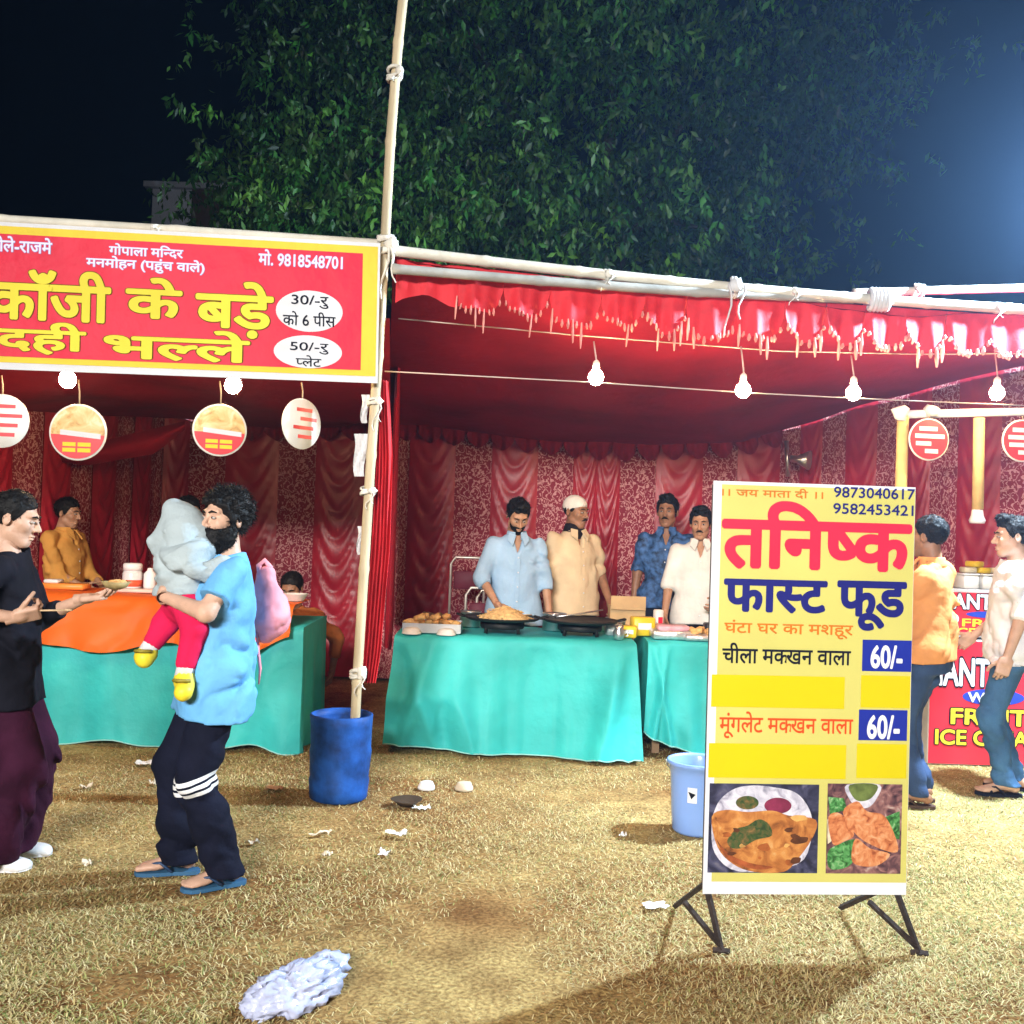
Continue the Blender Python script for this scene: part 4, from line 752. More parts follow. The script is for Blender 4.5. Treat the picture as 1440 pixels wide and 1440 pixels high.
def pot(px, Y, r, h, label, m_=steel, z=Z0, cat='pot', nm='steel_pot'):
    c = tpt(px, Y, z); p = empty(nm, c, label, cat); MB().lathe(c, [(r * .92, 0), (r, .01), (r, h - .008), (r * 1.08, h), (r * 1.05, h + .003), (r * .96, h - .01), (r * .94, .02), (0, .015)], 22).build('vessel', m_, p); return c
pot(661, 7.25, .075, .11, 'small steel pot behind the fritter tray'); pot(779, 7.20, .085, .12, 'steel pot standing between the two griddles')
lad = empty('ladle', c2 + [-.16, .1, .11], 'steel ladle with its bowl resting on the empty griddle', 'ladle'); MB().tube([c2 + [-.16, .1, .112], c2 + [0, .18, .13], c2 + [.18, .25, .16]], .006, 6).build('handle', steel, lad); MB().lathe(c2 + [-.18, .09, .11], [(0, 0), (.02, .004), (.035, .02), (.033, .02), (.018, .008), (0, .005)], 14).build('bowl', steel, lad)
kc = tpt(870, 6.72); kt = empty('steel_jug', kc, 'little shiny steel jug at the corner of the griddle table', 'jug'); MB().lathe(kc, [(.03, 0), (.038, .02), (.04, .05), (.028, .075), (.034, .09), (.03, .088), (0, .05)], 18).build('vessel', steel, kt); MB().tube([kc + [.037, 0, .06], kc + [.065, 0, .06], kc + [.06, 0, .025], kc + [.037, 0, .022]], .005, 6).build('handle', steel, kt)
# ------------------------------------------------------------------ on the packet table
card = mat('cardboard', (.52, .34, .17), .85, .12, 8, .2, 30); cb = tpt(880, 7.42, Z0); cbx = empty('cardboard_box', cb, 'open brown cardboard box between two cooks', 'box')
MB().box(cb + [0, 0, .09], (.26, .18, .18), .004).build('carton', card, cbx, False); MB().box(cb + [0, -.11, .205], (.255, .006, .10)).build('flap', card, cbx, False)
yel = mat('yellow_packet', (.80, .55, .03), .4, .12, 8); pink = mat('pink_print', (.72, .36, .42), .4, .3, 14)
def packet(px, Y, sz, m_, label, rz=0, z=0, nm='food_packet'):
    c = tpt(px, Y, Z0 + z); p = empty(nm, c, label, 'packet'); MB().box(c + [0, 0, sz[2] / 2], sz, .008, rz).build('pack', m_, p); MB().box(c + [0, 0, sz[2] * .52], (sz[0] * .6, sz[1] + .006, sz[2] * .35), 0, rz).build('printed_label', p_white if m_ is not foam else p_red, p, False)
packet(903, 7.05, (.16, .10, .13), yel, 'tall yellow packet next to the pink foil tray', .2); packet(885, 6.88, (.10, .09, .08), yel, 'small yellow packet at the end of the packet table', -.2)
packet(925, 7.25, (.06, .06, .17), foam, 'leaning white paper packet behind the pink foil tray', .4); packet(862, 7.0, (.11, .09, .09), foil, 'crumpled foil packet beside the steel cups', .1)
ft = tpt(945, 6.93); ftr = empty('foil_tray', ft, 'wide foil tray wrapped in pink printed film', 'tray'); MB().box(ft + [0, 0, .03], (.30, .22, .06), .012).build('tray', foil, ftr); MB().box(ft + [0, 0, .075], (.22, .16, .035), .01).build('film', pink, ftr)
for k, (px, Y, lab) in enumerate([(846, 7.3, 'steel cup closest to the cream shirted cook'), (858, 7.42, 'steel cup touching the cardboard box'), (872, 7.15, 'steel cup behind the foil packet')]): pot(px, Y, .035, .085, lab, steel, nm='steel_cup', cat='cup')
bt = tpt(984, 6.9); btr = empty('snack_tray', bt, 'low tray of golden snacks half behind the menu board', 'tray'); MB().box(bt + [0, 0, .02], (.24, .22, .04), .01).build('tray', foil, btr)
for k in range(14): fo = MB().lump((0, 0, 0), (.03, .022, .018), 90 + k, .25, 8).build('snack', frit[1], None); fo.parent = btr; fo.location = Vector((rg.uniform(-.09, .09), rg.uniform(-.08, .08), .05 + .02 * (k // 7)))
bb_ = tpt(1000, 7.1); bx2 = MB().box(bb_ + [0, 0, .05], (.10, .12, .10), .008).build('black_box', mat('black_plastic', (.02, .02, .025), .4)); tag(bx2, 'small black plastic box in front of the white shirted cook', 'box')
# ------------------------------------------------------------------ chairs behind the cooks
def chair(px, Y, label, back_py, w=.40):
    c = XY(px, Y, .4); c[2] = 0; zt_ = P(px, back_py, Y)[2]; t = empty('metal_chair', c, label, 'chair'); ch = mat('chair_tube', (.72, .66, .58), .35, metal=.5); seat_m = mat('chair_pad', (.16, .02, .04), .6)
    MB().box(c + [0, 0, .44], (w, .40, .04), .012).build('seat', seat_m, t)
    MB().tube([c + [-w / 2, .2, .44], c + [-w / 2, .22, zt_ - .06], c + [-w / 2 + .04, .22, zt_], c + [w / 2 - .04, .22, zt_], c + [w / 2, .22, zt_ - .06], c + [w / 2, .2, .44]], .012, 8).build('back_frame', ch, t)
    MB().box(c + [0, .215, zt_ - .2], (w - .06, .025, .16), .008).build('backrest', seat_m, t)
    for sx in (-1, 1):
        for sy in (-1, 1): MB().tube([c + [sx * (w / 2 - .02), sy * .18, .43], c + [sx * w / 2, sy * .21, 0]], .012, 6).build('leg', ch, t)
chair(668, 7.75, 'pale tube chair right behind the blue shirted cook', 829, .20); chair(682, 8.0, 'second pale tube chair half hidden by the blue shirted cook', 833, .18); chair(652, 8.6, 'dark padded chair by the maroon back curtain', 785, .30)
# ------------------------------------------------------------------ on the left table
zl = float(zt[-1]); 
def lpt(px, Y): p = XY(px, Y, 1.0); z = float(np.interp(p[0], xs, zt)); return np.array([p[0], Y, z + .004])
pk = mat('pink_tray', (.80, .55, .48), .4); t_ = lpt(192, 6.85); pt_ = empty('serving_tray', t_, 'pale pink tray carrying a glass jar on the orange cloth', 'tray'); MB().box(t_ + [0, 0, .012], (.30, .22, .024), .008).build('tray', pk, pt_)
j_ = t_ + [-.03, 0, .025]; jr = empty('jar', j_, 'glass jar with white lid half full of red sauce', 'jar'); MB().lathe(j_, [(.062, 0), (.066, .01), (.066, .10), (.058, .12)], 20).build('glass', mat('jar_glass', (.75, .74, .76), .2, .05, coat=.3), jr); MB().lathe(j_ + [0, 0, .012], [(.0672, 0), (.0672, .045)], 20).build('sauce', mat('red_sauce', (.7, .10, .04), .4), jr); MB().lathe(j_ + [0, 0, .12], [(.063, 0), (.064, .04), (.055, .05), (0, .052)], 20).build('lid', p_white, jr)
j2 = t_ + [.09, 0, .025]; w2 = MB().lathe(j2, [(.04, 0), (.042, .02), (.042, .10), (.02, .125), (.018, .14), (0, .142)], 16).build('sauce_bottle', p_white); tag(w2, 'white squeeze bottle beside the glass jar of red sauce', 'bottle')
for px, Y, lab in [(92, 6.75, 'orange lunch box lying open near the woman in black'), ]:
    c = lpt(px, Y); p = empty('lunch_box', c, lab, 'box'); MB().box(c + [0, 0, .02], (.30, .14, .04), .01).build('tray', mat('orange_plastic', (.85, .28, .05), .4), p); MB().box(c + [-.08, 0, .052], (.10, .10, .025), .008).build('white_pack', p_white, p)
c = lpt(415, 6.8); MBo = MB().lathe(c + [0, 0, 0], [(.05, 0), (.06, .005), (.085, .05), (.088, .052), (.08, .05), (.05, .012), (0, .01)], 22).build('foam_bowl', foam); tag(MBo, 'white bowl at the end of the orange cloth beside the pink bag', 'bowl')
# ================================================================== ICE CREAM STAND
YI = 6.75; ix0, ix1 = XY(1308, YI, .6)[0], XY(1560, YI, .6)[0]; zti = P(1360, 899, YI)[2]
ic = empty('ice_cream_counter', ((ix0 + ix1) / 2, YI + .3, 0), 'red printed ice cream counter with yellow English lettering', 'counter'); flex_r = mat('flex_red', (.72, .03, .05), .4, .08, 3, .2, 5, coat=.25)
MB().box(((ix0 + ix1) / 2, YI + .36, zti / 2 - .005), (ix1 - ix0, .7, zti - .012), .006).build('counter_body', mat('counter_white', (.7, .68, .66), .5), ic, False)
IP = Plane((ix0, YI, zti / 2), (1, 0, 0), (0, 0, 1)); IP.patch('front_flex', 0, 0, 0, 0, flex_r, ic, .004, uvs=bu(0, ix1 - ix0, -zti / 2 + .01, zti / 2 - .012))
zb = P(1360, 829, YI + .1)[2]
MB().box(((ix0 + ix1) / 2 + .05, YI + .38, (zti + zb) / 2 + .004), (ix1 - ix0 - .1, .56, zb - zti - .004), .006).build('ice_box', mat('counter_white', (.7, .68, .66), .5), ic, False)
JP = Plane((ix0 + .1, YI + .1, (zti + zb) / 2), (1, 0, 0), (0, 0, 1)); JP.patch('upper_flex', 0, 0, 0, 0, flex_r, ic, .004, uvs=bu(-.02, ix1 - ix0 - .12, -(zb - zti) / 2 + .02, (zb - zti) / 2 - .02))
halo_k = (ink_b, .05); i_y = mat('ice_yellow', (.85, .60, .04), .4); i_bl = mat('ice_blue', (.03, .06, .40), .4)
IP.lettering('HANTA', 1305, 1412, 925, 965, p_white, ic, .009, .03, halo=halo_k); IP.patch('blue_pill', 1353, 1440, 969, 992, i_bl, ic, .006, True); IP.lettering('WADI', 1360, 1420, 974, 988, p_white, ic, .010, .03)
IP.lettering('FRUIT', 1336, 1445, 997, 1020, i_y, ic, .009, .03, halo=halo_k); IP.lettering('ICE CREAM', 1314, 1468, 1027, 1049, i_y, ic, .009, .03, halo=halo_k)
JP.lettering('HANTA', 1322, 1412, 835, 857, p_white, ic, .009, .03, halo=halo_k); JP.patch('blue_pill', 1358, 1420, 860, 869, i_bl, ic, .006, True); JP.lettering('FRUIT', 1352, 1432, 871, 882, i_y, ic, .009, .02); JP.lettering('ICE CREAM', 1340, 1450, 884, 895, i_y, ic, .009, .02); JP.patch('white_cone', 1330, 1348, 862, 878, p_white, ic, .006, True)
k0 = 0
for k, (px, w, lab) in enumerate([(1357, .105, 'white foam carton next to the orange shirted man'), (1383, .10, 'white foam carton next to the boy in the white shirt'), (1425, .13, 'white foam carton behind the boy in the white shirt')]):
    c = XY(px, YI + .22, zb); bx = empty('foam_carton', (c[0], YI + .22, zb + .004), lab, 'carton'); MB().box((c[0], YI + .22, zb + .05), (w, .2, .09), .006).build('carton', foam, bx); MB().box((c[0], YI + .22, zb + .103), (w + .008, .208, .012), .003).build('lid', foam, bx)
for k, (px, z, lab) in enumerate([(1361, 0, 'small cream packet stacked low on the foam cartons'), (1380, 0, 'yellow packet lying on the foam cartons'), (1370, .042, 'topmost yellow packet of the little pile on the cartons'), (1398, 0, 'pale yellow packet at the pile end on the cartons')]):
    c = XY(px, YI + .2, zb + .1); p = MB().box((c[0], YI + .2, zb + .133 + z), (.085, .10, .04), .008, .2 * k).build('ice_packet', yel if k in (1, 2) else mat('cream_packet', (.75, .66, .45), .5)); tag(p, lab, 'packet')
pf = empty('pipe_frame', (XY(1270, 6.6, 0)[0], 6.6, 0), 'frame of yellow posts and a white pipe over the ice cream stand', 'frame'); pipe_w = mat('white_pipe', (.8, .78, .8), .4); pipe_y = mat('yellow_wrap', (.78, .52, .20), .6, .15, 12)
pa, pb = P(1262, 583, 6.6), P(1560, 576, 6.6); MB().tube([pa, pb], .028, 10).build('top_pipe', pipe_w, pf); pc = P(1270, 585, 6.6); MB().tube([(pc[0], 6.6, pc[2]), (pc[0], 6.6, 0)], .038, 10).build('post', pipe_y, pf)
px_ = P(1550, 580, 6.6); MB().tube([(px_[0], 6.6, px_[2]), (px_[0], 6.6, 0)], .034, 10).build('post', pipe_y, pf); MB().lump(P(1264, 580, 6.57), (.05, .05, .05), 4, .3, 10).build('cloth_knot', white_cloth, pf); MB().lump(P(1312, 578, 6.57), (.05, .04, .045), 7, .3, 10).build('cloth_knot', white_cloth, pf)
hs_ = empty('hanging_tube', P(1375, 735, 6.55), 'yellow wrapped tube with a white end hanging from the white pipe', 'tube'); MB().tube([P(1377, 588, 6.56), P(1375, 716, 6.56)], .036, 10).build('wrap', pipe_y, hs_); MB().lathe(P(1374, 736, 6.56), [(.045, 0), (.052, .02), (.04, .05), (.034, .09)], 12).build('end_cap', pipe_w, hs_)
disc(1306, 618, 30, 6.5, .1, 'red disc with white writing beside the yellow post', 'red', 585); disc(1437, 620, 30, 6.5, .1, 'red disc with white writing beside the hanging yellow tube', 'red', 585)
cl_ = P(1122, 646, 9.0); clp = empty('metal_fitting', cl_, 'small shiny metal fitting clamped high on the patterned back wall', 'fitting'); MB().tube([P(1106, 620, 9.1), P(1108, 670, 9.1)], .02, 8).build('bracket', steel, clp); MB().lathe(P(1112, 645, 9.05), [(.03, 0), (.035, .06), (.09, .17), (.085, .17), (.03, .07), (0, .06)], 18, axis=(.85, -.5, -.1)).build('flared_cone', steel, clp)  # unidentified shiny metal fitting, gives no light; bracket and cone are a guessed shape
# ================================================================== LITTER ON THE GROUND
bag_m = mat('plastic_bag', (.60, .64, .86), .25, .12, 6, .4, 30, coat=.4, trans=.25)
def crumple(c, rx, ry, rz, seed, n=44):
    rg = np.random.default_rng(seed); V = []; F = []; off = rg.uniform(0, 20, 3)
    for i in range(n // 2 + 1):
        t = math.pi * i / (n // 2)
        for j in range(n):
            a = 2 * math.pi * j / n; V.append([math.sin(t) * math.cos(a), math.sin(t) * math.sin(a), math.cos(t)])
    V = np.array(V); k = 1 + .30 * (1 - 2 * np.abs(vnoise(V * 1.8 + off))) * .8 + .22 * (1 - 2.4 * np.abs(vnoise(V * 4.3 + off))) + .10 * (1 - 2.4 * np.abs(vnoise(V * 9 + off))); V = V * k[:, None] * [rx, ry, rz]; V[:, 2] = np.maximum(V[:, 2] + rz * .75, .003); V = V + np.array(c)
    for i in range(n // 2):
        for j in range(n): F.append([i * n + j, (i + 1) * n + j, (i + 1) * n + (j + 1) % n, i * n + (j + 1) % n])
    return V, F
gb = G(412, 1412); V, F = crumple((0, 0, 0), .075, .135, .06, 4, 64); ca, sa = math.cos(-.75), math.sin(-.75); V = V @ np.array([[ca, sa, 0], [-sa, ca, 0], [0, 0, 1]]) + [gb[0], gb[1], 0]
pb_ = empty('plastic_bag', (gb[0], gb[1], 0), 'crumpled bluish plastic bag lying on the dry grass', 'bag'); mesh_obj('film', V, F, bag_m, pb_)
ge = G(462, 1368); V, F = crumple((ge[0], ge[1], 0), .055, .045, .035, 8, 24); mesh_obj('twisted_end', V, F, bag_m, pb_)
def bowl_litter(px, py, r, label, m_=foam, flip=True, i=0):
    c = G(px, py); pr = [(r, 0), (r * .95, .012), (r * .7, .038), (r * .45, .042), (0, .042)] if flip else [(0, .004), (r * .5, .004), (r * .8, .025), (r, .035), (r * .96, .036), (r * .5, .01), (0, .008)]
    b = MB().lathe(c + [0, 0, .004], pr, 16, jit=.06).build('paper_bowl', m_); tag(b, label, 'bowl')
bowl_litter(600, 1110, .05, 'upturned white bowl dropped on the grass by the drum side'); bowl_litter(653, 1111, .055, 'upturned cream bowl standing further from the blue drum', mat('cream_paper', (.62, .52, .38), .8)); bowl_litter(572, 1134, .085, 'dark dried leaf plate lying flat near the drum', mat('leaf_plate', (.05, .03, .015), .8), False)
def scrap(px, py, w, l, rz, label, m_=None, seed=0):
    c = G(px, py); rg = np.random.default_rng(seed); A = np.zeros((10, 12, 3)); o3 = rg.uniform(0, 30, 3); a0 = rg.uniform(0, 6)
    for i in range(10):
        for j in range(12):
            x = (j / 11 - .5); y = (i / 9 - .5); q = np.array([[x * 2.6, y * 2.6, 0]]) + o3; k = 1 + .35 * float(vnoise(q * 1.1)[0]); x *= l * k; y *= w * k
            A[i, j] = (c[0] + x * math.cos(rz) - y * math.sin(rz), c[1] + x * math.sin(rz) + y * math.cos(rz), .006 + .028 * abs(float(vnoise(q * 1.3 + 7)[0])) + .02 * abs(x / l) * abs(math.sin(a0)))
    o = MB().grid(A).build('paper_scrap', m_ or foam); tag(o, label, 'litter')
cream = mat('cream_paper', (.62, .52, .38), .8)
for a in [(592, 1139, .05, .09, .3, 'white scrap lying against the dark leaf plate'), (557, 1177, .06, .10, -.4, 'folded white scrap midway between the sandalled man and the menu board'), (540, 1203, .045, .05, 0, 'small round white scrap on the grass in front of the folded white one'), (921, 1277, .075, .10, .2, 'white paper scrap beside the menu board leg'), (205, 1077, .05, .13, .1, 'long white scrap under the teal hem by the man carrying a child'), (250, 1082, .07, .06, .5, 'crumpled white scrap at the heel side of the teal hem'), (120, 1110, .05, .07, .4, 'pale scrap near the woman in black trousers', cream), (218, 1105, .04, .05, 1, 'tiny pale scrap behind the striped trousers', cream), (386, 1112, .07, .10, .2, 'brown paper scrap in the shadow beside the drum', mat('brown_paper', (.45, .26, .14), .85)), (452, 1175, .04, .10, .5, 'thin straw coloured scrap in front of the drum', cream), (355, 1188, .04, .06, .2, 'pale scrap beside the rear sandal', cream), (460, 1205, .03, .05, .9, 'tiny cream scrap on the grass ahead of the drum', cream), (876, 1178, .03, .04, .9, 'tiny white scrap near the pale blue bucket'), (122, 1219, .04, .04, .3, 'little cream scrap between the woman and the sandalled man', cream)]: scrap(*a, seed=int(a[0]))
# ================================================================== PEOPLE: signed-distance shapes turned into one smooth surface
def surfnet(f, lo, hi, h):
    lo = np.array(lo, float); n = np.ceil((np.array(hi) - lo) / h).astype(int) + 1
    ax = [lo[i] + h * np.arange(n[i]) for i in range(3)]; X = np.stack(np.meshgrid(*ax, indexing='ij'), -1).reshape(-1, 3)
    d = f(X).reshape(n); s = d < 0
    c = [s[i:n[0] - 1 + i, j:n[1] - 1 + j, k:n[2] - 1 + k] for i in (0, 1) for j in (0, 1) for k in (0, 1)]
    cnt = sum(q.astype(np.int8) for q in c); mask = (cnt > 0) & (cnt < 8); ci = np.argwhere(mask); idx = -np.ones(mask.shape, int); idx[mask] = np.arange(len(ci))
    acc = np.zeros((len(ci), 3)); num = np.zeros(len(ci)); off = [np.array(o) for o in ((0, 0, 0), (0, 0, 1), (0, 1, 0), (0, 1, 1), (1, 0, 0), (1, 0, 1), (1, 1, 0), (1, 1, 1))]
    for a, b in [(0, 1), (2, 3), (4, 5), (6, 7), (0, 2), (1, 3), (4, 6), (5, 7), (0, 4), (1, 5), (2, 6), (3, 7)]:
        A_, B_ = ci + off[a], ci + off[b]; da = d[A_[:, 0], A_[:, 1], A_[:, 2]]; db = d[B_[:, 0], B_[:, 1], B_[:, 2]]; m = (da < 0) != (db < 0); t = np.where(m, da / np.where(m, da - db, 1), 0)
        acc[m] += (A_ + (B_ - A_) * t[:, None])[m]; num[m] += 1
    V = lo + h * acc / num[:, None]; Fq = []
    for axis in range(3):
        o1, o2 = [(1, 2), (2, 0), (0, 1)][axis]; sl0 = [slice(None)] * 3; sl1 = [slice(None)] * 3; sl0[axis] = slice(0, -1); sl1[axis] = slice(1, None); df = s[tuple(sl0)] != s[tuple(sl1)]; e = np.argwhere(df)
        e = e[(e[:, o1] > 0) & (e[:, o2] > 0) & (e[:, o1] < n[o1] - 1) & (e[:, o2] < n[o2] - 1)]
        if not len(e): continue
        ins = s[e[:, 0], e[:, 1], e[:, 2]]; q = []
        for (u, v) in ((-1, -1), (0, -1), (0, 0), (-1, 0)): w = e.copy(); w[:, o1] += u; w[:, o2] += v; q.append(idx[w[:, 0], w[:, 1], w[:, 2]])
        q = np.stack(q, 1); q[~ins] = q[~ins][:, ::-1]; Fq.append(q)
    return V, np.concatenate(Fq)
def cone(X, a, b, ra, rb):
    a = np.asarray(a, float); ba = np.asarray(b, float) - a; p = X - a; h = np.clip(p @ ba / (ba @ ba + 1e-9), 0, 1); return np.sqrt(((p - h[:, None] * ba) ** 2).sum(1)) - (ra + (rb - ra) * h)
def ell(X, c, r, M=None):
    p = X - np.asarray(c, float)
    if M is not None: p = p @ M
    r = np.asarray(r, float); k0 = np.sqrt(((p / r) ** 2).sum(1)); k1 = np.sqrt(((p / r ** 2) ** 2).sum(1)) + 1e-9; return k0 * (k0 - 1) / k1
def smin(a, b, k): h = np.clip(.5 + .5 * (b - a) / k, 0, 1); return b + (a - b) * h - k * h * (1 - h)
def smax(a, b, k): return -smin(-a, -b, k)
def loft(X, tab):                         # tab rows: z, rx, ry, cy
    tab = np.array(tab, float); z = X[:, 2]; zc = np.clip(z, tab[0, 0], tab[-1, 0]); rx = np.interp(zc, tab[:, 0], tab[:, 1]); ry = np.interp(zc, tab[:, 0], tab[:, 2]); cy = np.interp(zc, tab[:, 0], tab[:, 3])
    q = np.sqrt((X[:, 0] / rx) ** 2 + ((X[:, 1] - cy) / ry) ** 2 + 1e-9); d = (q - 1) * np.minimum(rx, ry); dz = np.maximum(tab[0, 0] - z, z - tab[-1, 0]); return np.maximum(d, dz)
def rot(ax, a): return np.array(Matrix.Rotation(a, 3, ax))

# ---- head, hair and hand shapes, made once each
def head_sdf(X, w=1.0):
    X = X * np.array([1 / w, 1, 1]); A = np.abs(X[:, 0]); S = np.stack([A, X[:, 1], X[:, 2]], 1)
    d = smin(ell(X, (0, .015, .045), (.074, .093, .083)), ell(X, (0, -.018, -.03), (.059, .072, .083)), .03)
    d = smin(d, cone(X, (0, -.066, -.098), (0, -.06, -.096), .02, .02), .03); d = smin(d, cone(S, (.043, 0, -.06), (.02, -.055, -.098), .022, .018), .03)
    d = smin(d, cone(S, (.0, -.084, .032), (.042, -.072, .034), .012, .010), .02); d = smin(d, cone(S, (.041, -.06, -.018), (.046, -.045, -.01), .02, .02), .025)
    d = smax(d, -cone(S, (.031, -.103, .008), (.034, -.1, .008), .0165, .016), .014)
    d = smin(d, cone(X, (0, -.086, .018), (0, -.112, -.026), .008, .0115), .012); d = smin(d, cone(S, (.013, -.098, -.03), (.012, -.094, -.03), .0085, .009), .009)
    d = smin(d, ell(X, (0, -.090, -.060), (.024, .011, .0062)), .006); d = smin(d, ell(X, (0, -.087, -.073), (.02, .011, .0075)), .006); d = smax(d, -ell(X, (0, -.105, -.0665), (.026, .014, .0022)), .004)
    M = rot('Z', .35); d = smin(d, ell(S, (.079, .018, 0), (.009, .021, .032), M), .008); d = smax(d, -ell(S, (.089, .012, .004), (.006, .011, .018), M), .006)
    return d
HEADS = {}
def head_mesh(w):
    if w not in HEADS:
        def f(X): return smin(head_sdf(X, w), cone(X, (0, .018, -.06), (0, .035, -.16), .052, .055), .02)
        HEADS[w] = surfnet(f, (-.1, -.13, -.15), (.1, .12, .14), .0042)
    return HEADS[w]
HAIRS = {}
def hair_mesh(style):
    if style in HAIRS: return HAIRS[style]
    th, amp, frq, line, tuft = {'short': (.010, .005, 60, 0, .012), 'side': (.014, .006, 45, .004, .018), 'bushy': (.027, .014, 34, .0, .028), 'quiff': (.014, .007, 40, 0, .02), 'tied': (.010, .005, 55, .004, .018), 'crop': (.006, .002, 80, 0, .006), 'beard': (.02, .006, 60, 0, .014), 'stubble': (.0025, .002, 90, 0, .005)}[style]
    def f(X):
        if style in ('beard', 'stubble'):
            base = smin(ell(X, (0, -.02, -.045), (.06, .072, .083)), cone(X, (0, -.066, -.1), (0, -.06, -.13 if style == 'beard' else -.1), .022, .02), .03); d = base - th; lim = np.interp(X[:, 1], [-.12, -.09, -.05, -.01, .02, .03], [-.042, -.042, -.038, -.015, .02, .02]); d = smax(d, X[:, 2] - lim, .008); d = smax(d, X[:, 1] - .022, .01); d = smax(d, -ell(X, (0, -.115, -.067), (.02, .03, .007)), .004)
        else:
            d = ell(X, (0, .017, .045), (.075 + th, .094 + th, .083 + th * 1.1))
            if style == 'quiff': d = smin(d, ell(X, (0, -.055, .125), (.06, .04, .028)), .03)
            if style == 'tied': d = smin(d, ell(X, (0, .125, .05), (.035, .035, .035)), .02); d = smin(d, cone(X, (0, .135, .03), (0, .13, -.10), .028, .014), .02)
            lim = np.interp(X[:, 1], [-.11, -.075, -.05, -.03, -.01, .02, .035, .06, .12], [.088, .074, .060, .022, -.004, .03, -.03, -.06, -.075]) - line
            if style == 'bushy': lim = np.interp(X[:, 1], [-.13, -.085, -.06, -.035, -.01, .01, .03, .06, .12], [.078, .068, .055, .01, -.03, -.005, -.05, -.085, -.095])
            if style == 'tied': lim = np.where(X[:, 1] > .09, -1, lim)
            d = smax(d, lim - X[:, 2], .012)
        return d + amp * vnoise(X * frq) + amp * .5 * vnoise(X * frq * 2.2)
    lo, hi = ((-.1, -.13, -.20), (.1, .05, .04)) if style in ('beard', 'stubble') else ((-.14, -.16, -.13), (.14, .18, .20)); V, F = surfnet(f, lo, hi, .0048)
    me = bpy.data.meshes.new('t'); me.from_pydata(V.tolist(), [], F.tolist()); me.update(); Nn = np.zeros(len(V) * 3); me.vertex_normals.foreach_get('vector', Nn); Nn = Nn.reshape(-1, 3); bpy.data.meshes.remove(me)
    rg = np.random.default_rng(9); k = rg.integers(0, len(V), 2600 if style in ('bushy', 'beard') else 1500); b = V[k]; dr = Nn[k] * .8 + rg.normal(0, .55, (len(k), 3)) + np.array([0, .1, -.35 if style != 'bushy' else -.05]); dr /= np.linalg.norm(dr, axis=1, keepdims=True); sd = np.cross(dr, rg.normal(0, 1, (len(k), 3))); sd /= np.linalg.norm(sd, axis=1, keepdims=True); L = tuft * rg.uniform(.4, 1.2, (len(k), 1))
    if style not in ('beard', 'stubble'): ok = ~((b[:, 1] < -.035) & (b[:, 2] < .085)); k, b, dr, sd, L = k[ok], b[ok], dr[ok], sd[ok], L[ok]
    T = np.stack([b - sd * .0022 - Nn[k] * .003, b + sd * .0022 - Nn[k] * .003, b + dr * L], 1).reshape(-1, 3); n0 = len(V); Ft = (np.arange(len(k) * 3).reshape(-1, 3) + n0)
    HAIRS[style] = (np.concatenate([V, T]), F.tolist() + Ft.tolist()); return HAIRS[style]
HANDS = {}
def hand_mesh(kind):
    if kind in HANDS: return HANDS[kind]
    curl, thumb = {'relax': (.38, .35), 'grip': (1.05, .75), 'flat': (.16, .3), 'pinch': (.75, .8)}[kind]; segs = []
    for i, (x, L) in enumerate(((.030, .070), (.010, .078), (-.010, .072), (-.029, .056))):
        p = np.array([x, 0, .088 - .006 * abs(i - 1)]); a = 0.12 + .03 * i; r = .0088 - .0006 * (i == 3)
        for s_ in range(3):
            a += curl * (1.0 if s_ == 0 else 1.15) + .03 * i; q = p + np.array([(x) * .06, math.sin(a), math.cos(a)]) * L * (.46, .31, .25)[s_]; segs.append((p, q, r, r * .92)); p = q; r *= .92
    p = np.array([.03, .006, .025])
    for s_, (dx, dy, dz, L, r) in enumerate(((.75, .25, .75, .042, .0125), (.42, .25 + thumb * .6, .9, .032, .0105), (.12, .3 + thumb, .9, .026, .0095))): d = np.array([dx, dy, dz]); d /= np.linalg.norm(d); q = p + d * L; segs.append((p, q, r, r * .93)); p = q
    def f(X):
        q = np.abs(X - [0, 0, .048]) - np.array([.030, .004, .042]); d = np.sqrt((np.maximum(q, 0) ** 2).sum(1)) + np.minimum(q.max(1), 0) - .0105; d = smin(d, cone(X, (0, 0, -.04), (0, 0, .02), .026, .024), .02); d = smin(d, cone(X, (.024, .006, .02), (.03, .008, .05), .014, .012), .015)
        for i, (a, b, ra, rb) in enumerate(segs): d = smin(d, cone(X, a, b, ra, rb), .004)
        return d
    HANDS[kind] = surfnet(f, (-.06, -.03, -.045), (.095, .125, .19), .0034); return HANDS[kind]
def foot_sdf(X, s):                        # toes towards -Y, ankle at origin height .08
    A = X * [s, 1, 1]; d = cone(X, (0, .045, .035), (0, .02, .05), .032, .03); d = smin(d, cone(X, (0, .0, .06), (0, -.10, .022), .032, .022), .03); d = smin(d, ell(X, (0, -.11, .02), (.042, .055, .02)), .02); d = smin(d, cone(X, (0, 0, .06), (0, 0, .14), .034, .034), .03)
    for i, (x, y, r) in enumerate(((-.026, -.168, .0135), (-.008, -.172, .0105), (.008, -.167, .010), (.021, -.158, .0095), (.033, -.147, .009))): d = smin(d, cone(A, (x * .9, -.12, .016), (x, y, .012), .012, r), .006)
    return np.maximum(d, -X[:, 2] + .001)
FOOT = {}
def foot_mesh(s):
    if s not in FOOT: FOOT[s] = surfnet(lambda X: foot_sdf(X, s), (-.07, -.20, -.01), (.07, .1, .135), .0055)
    return FOOT[s]
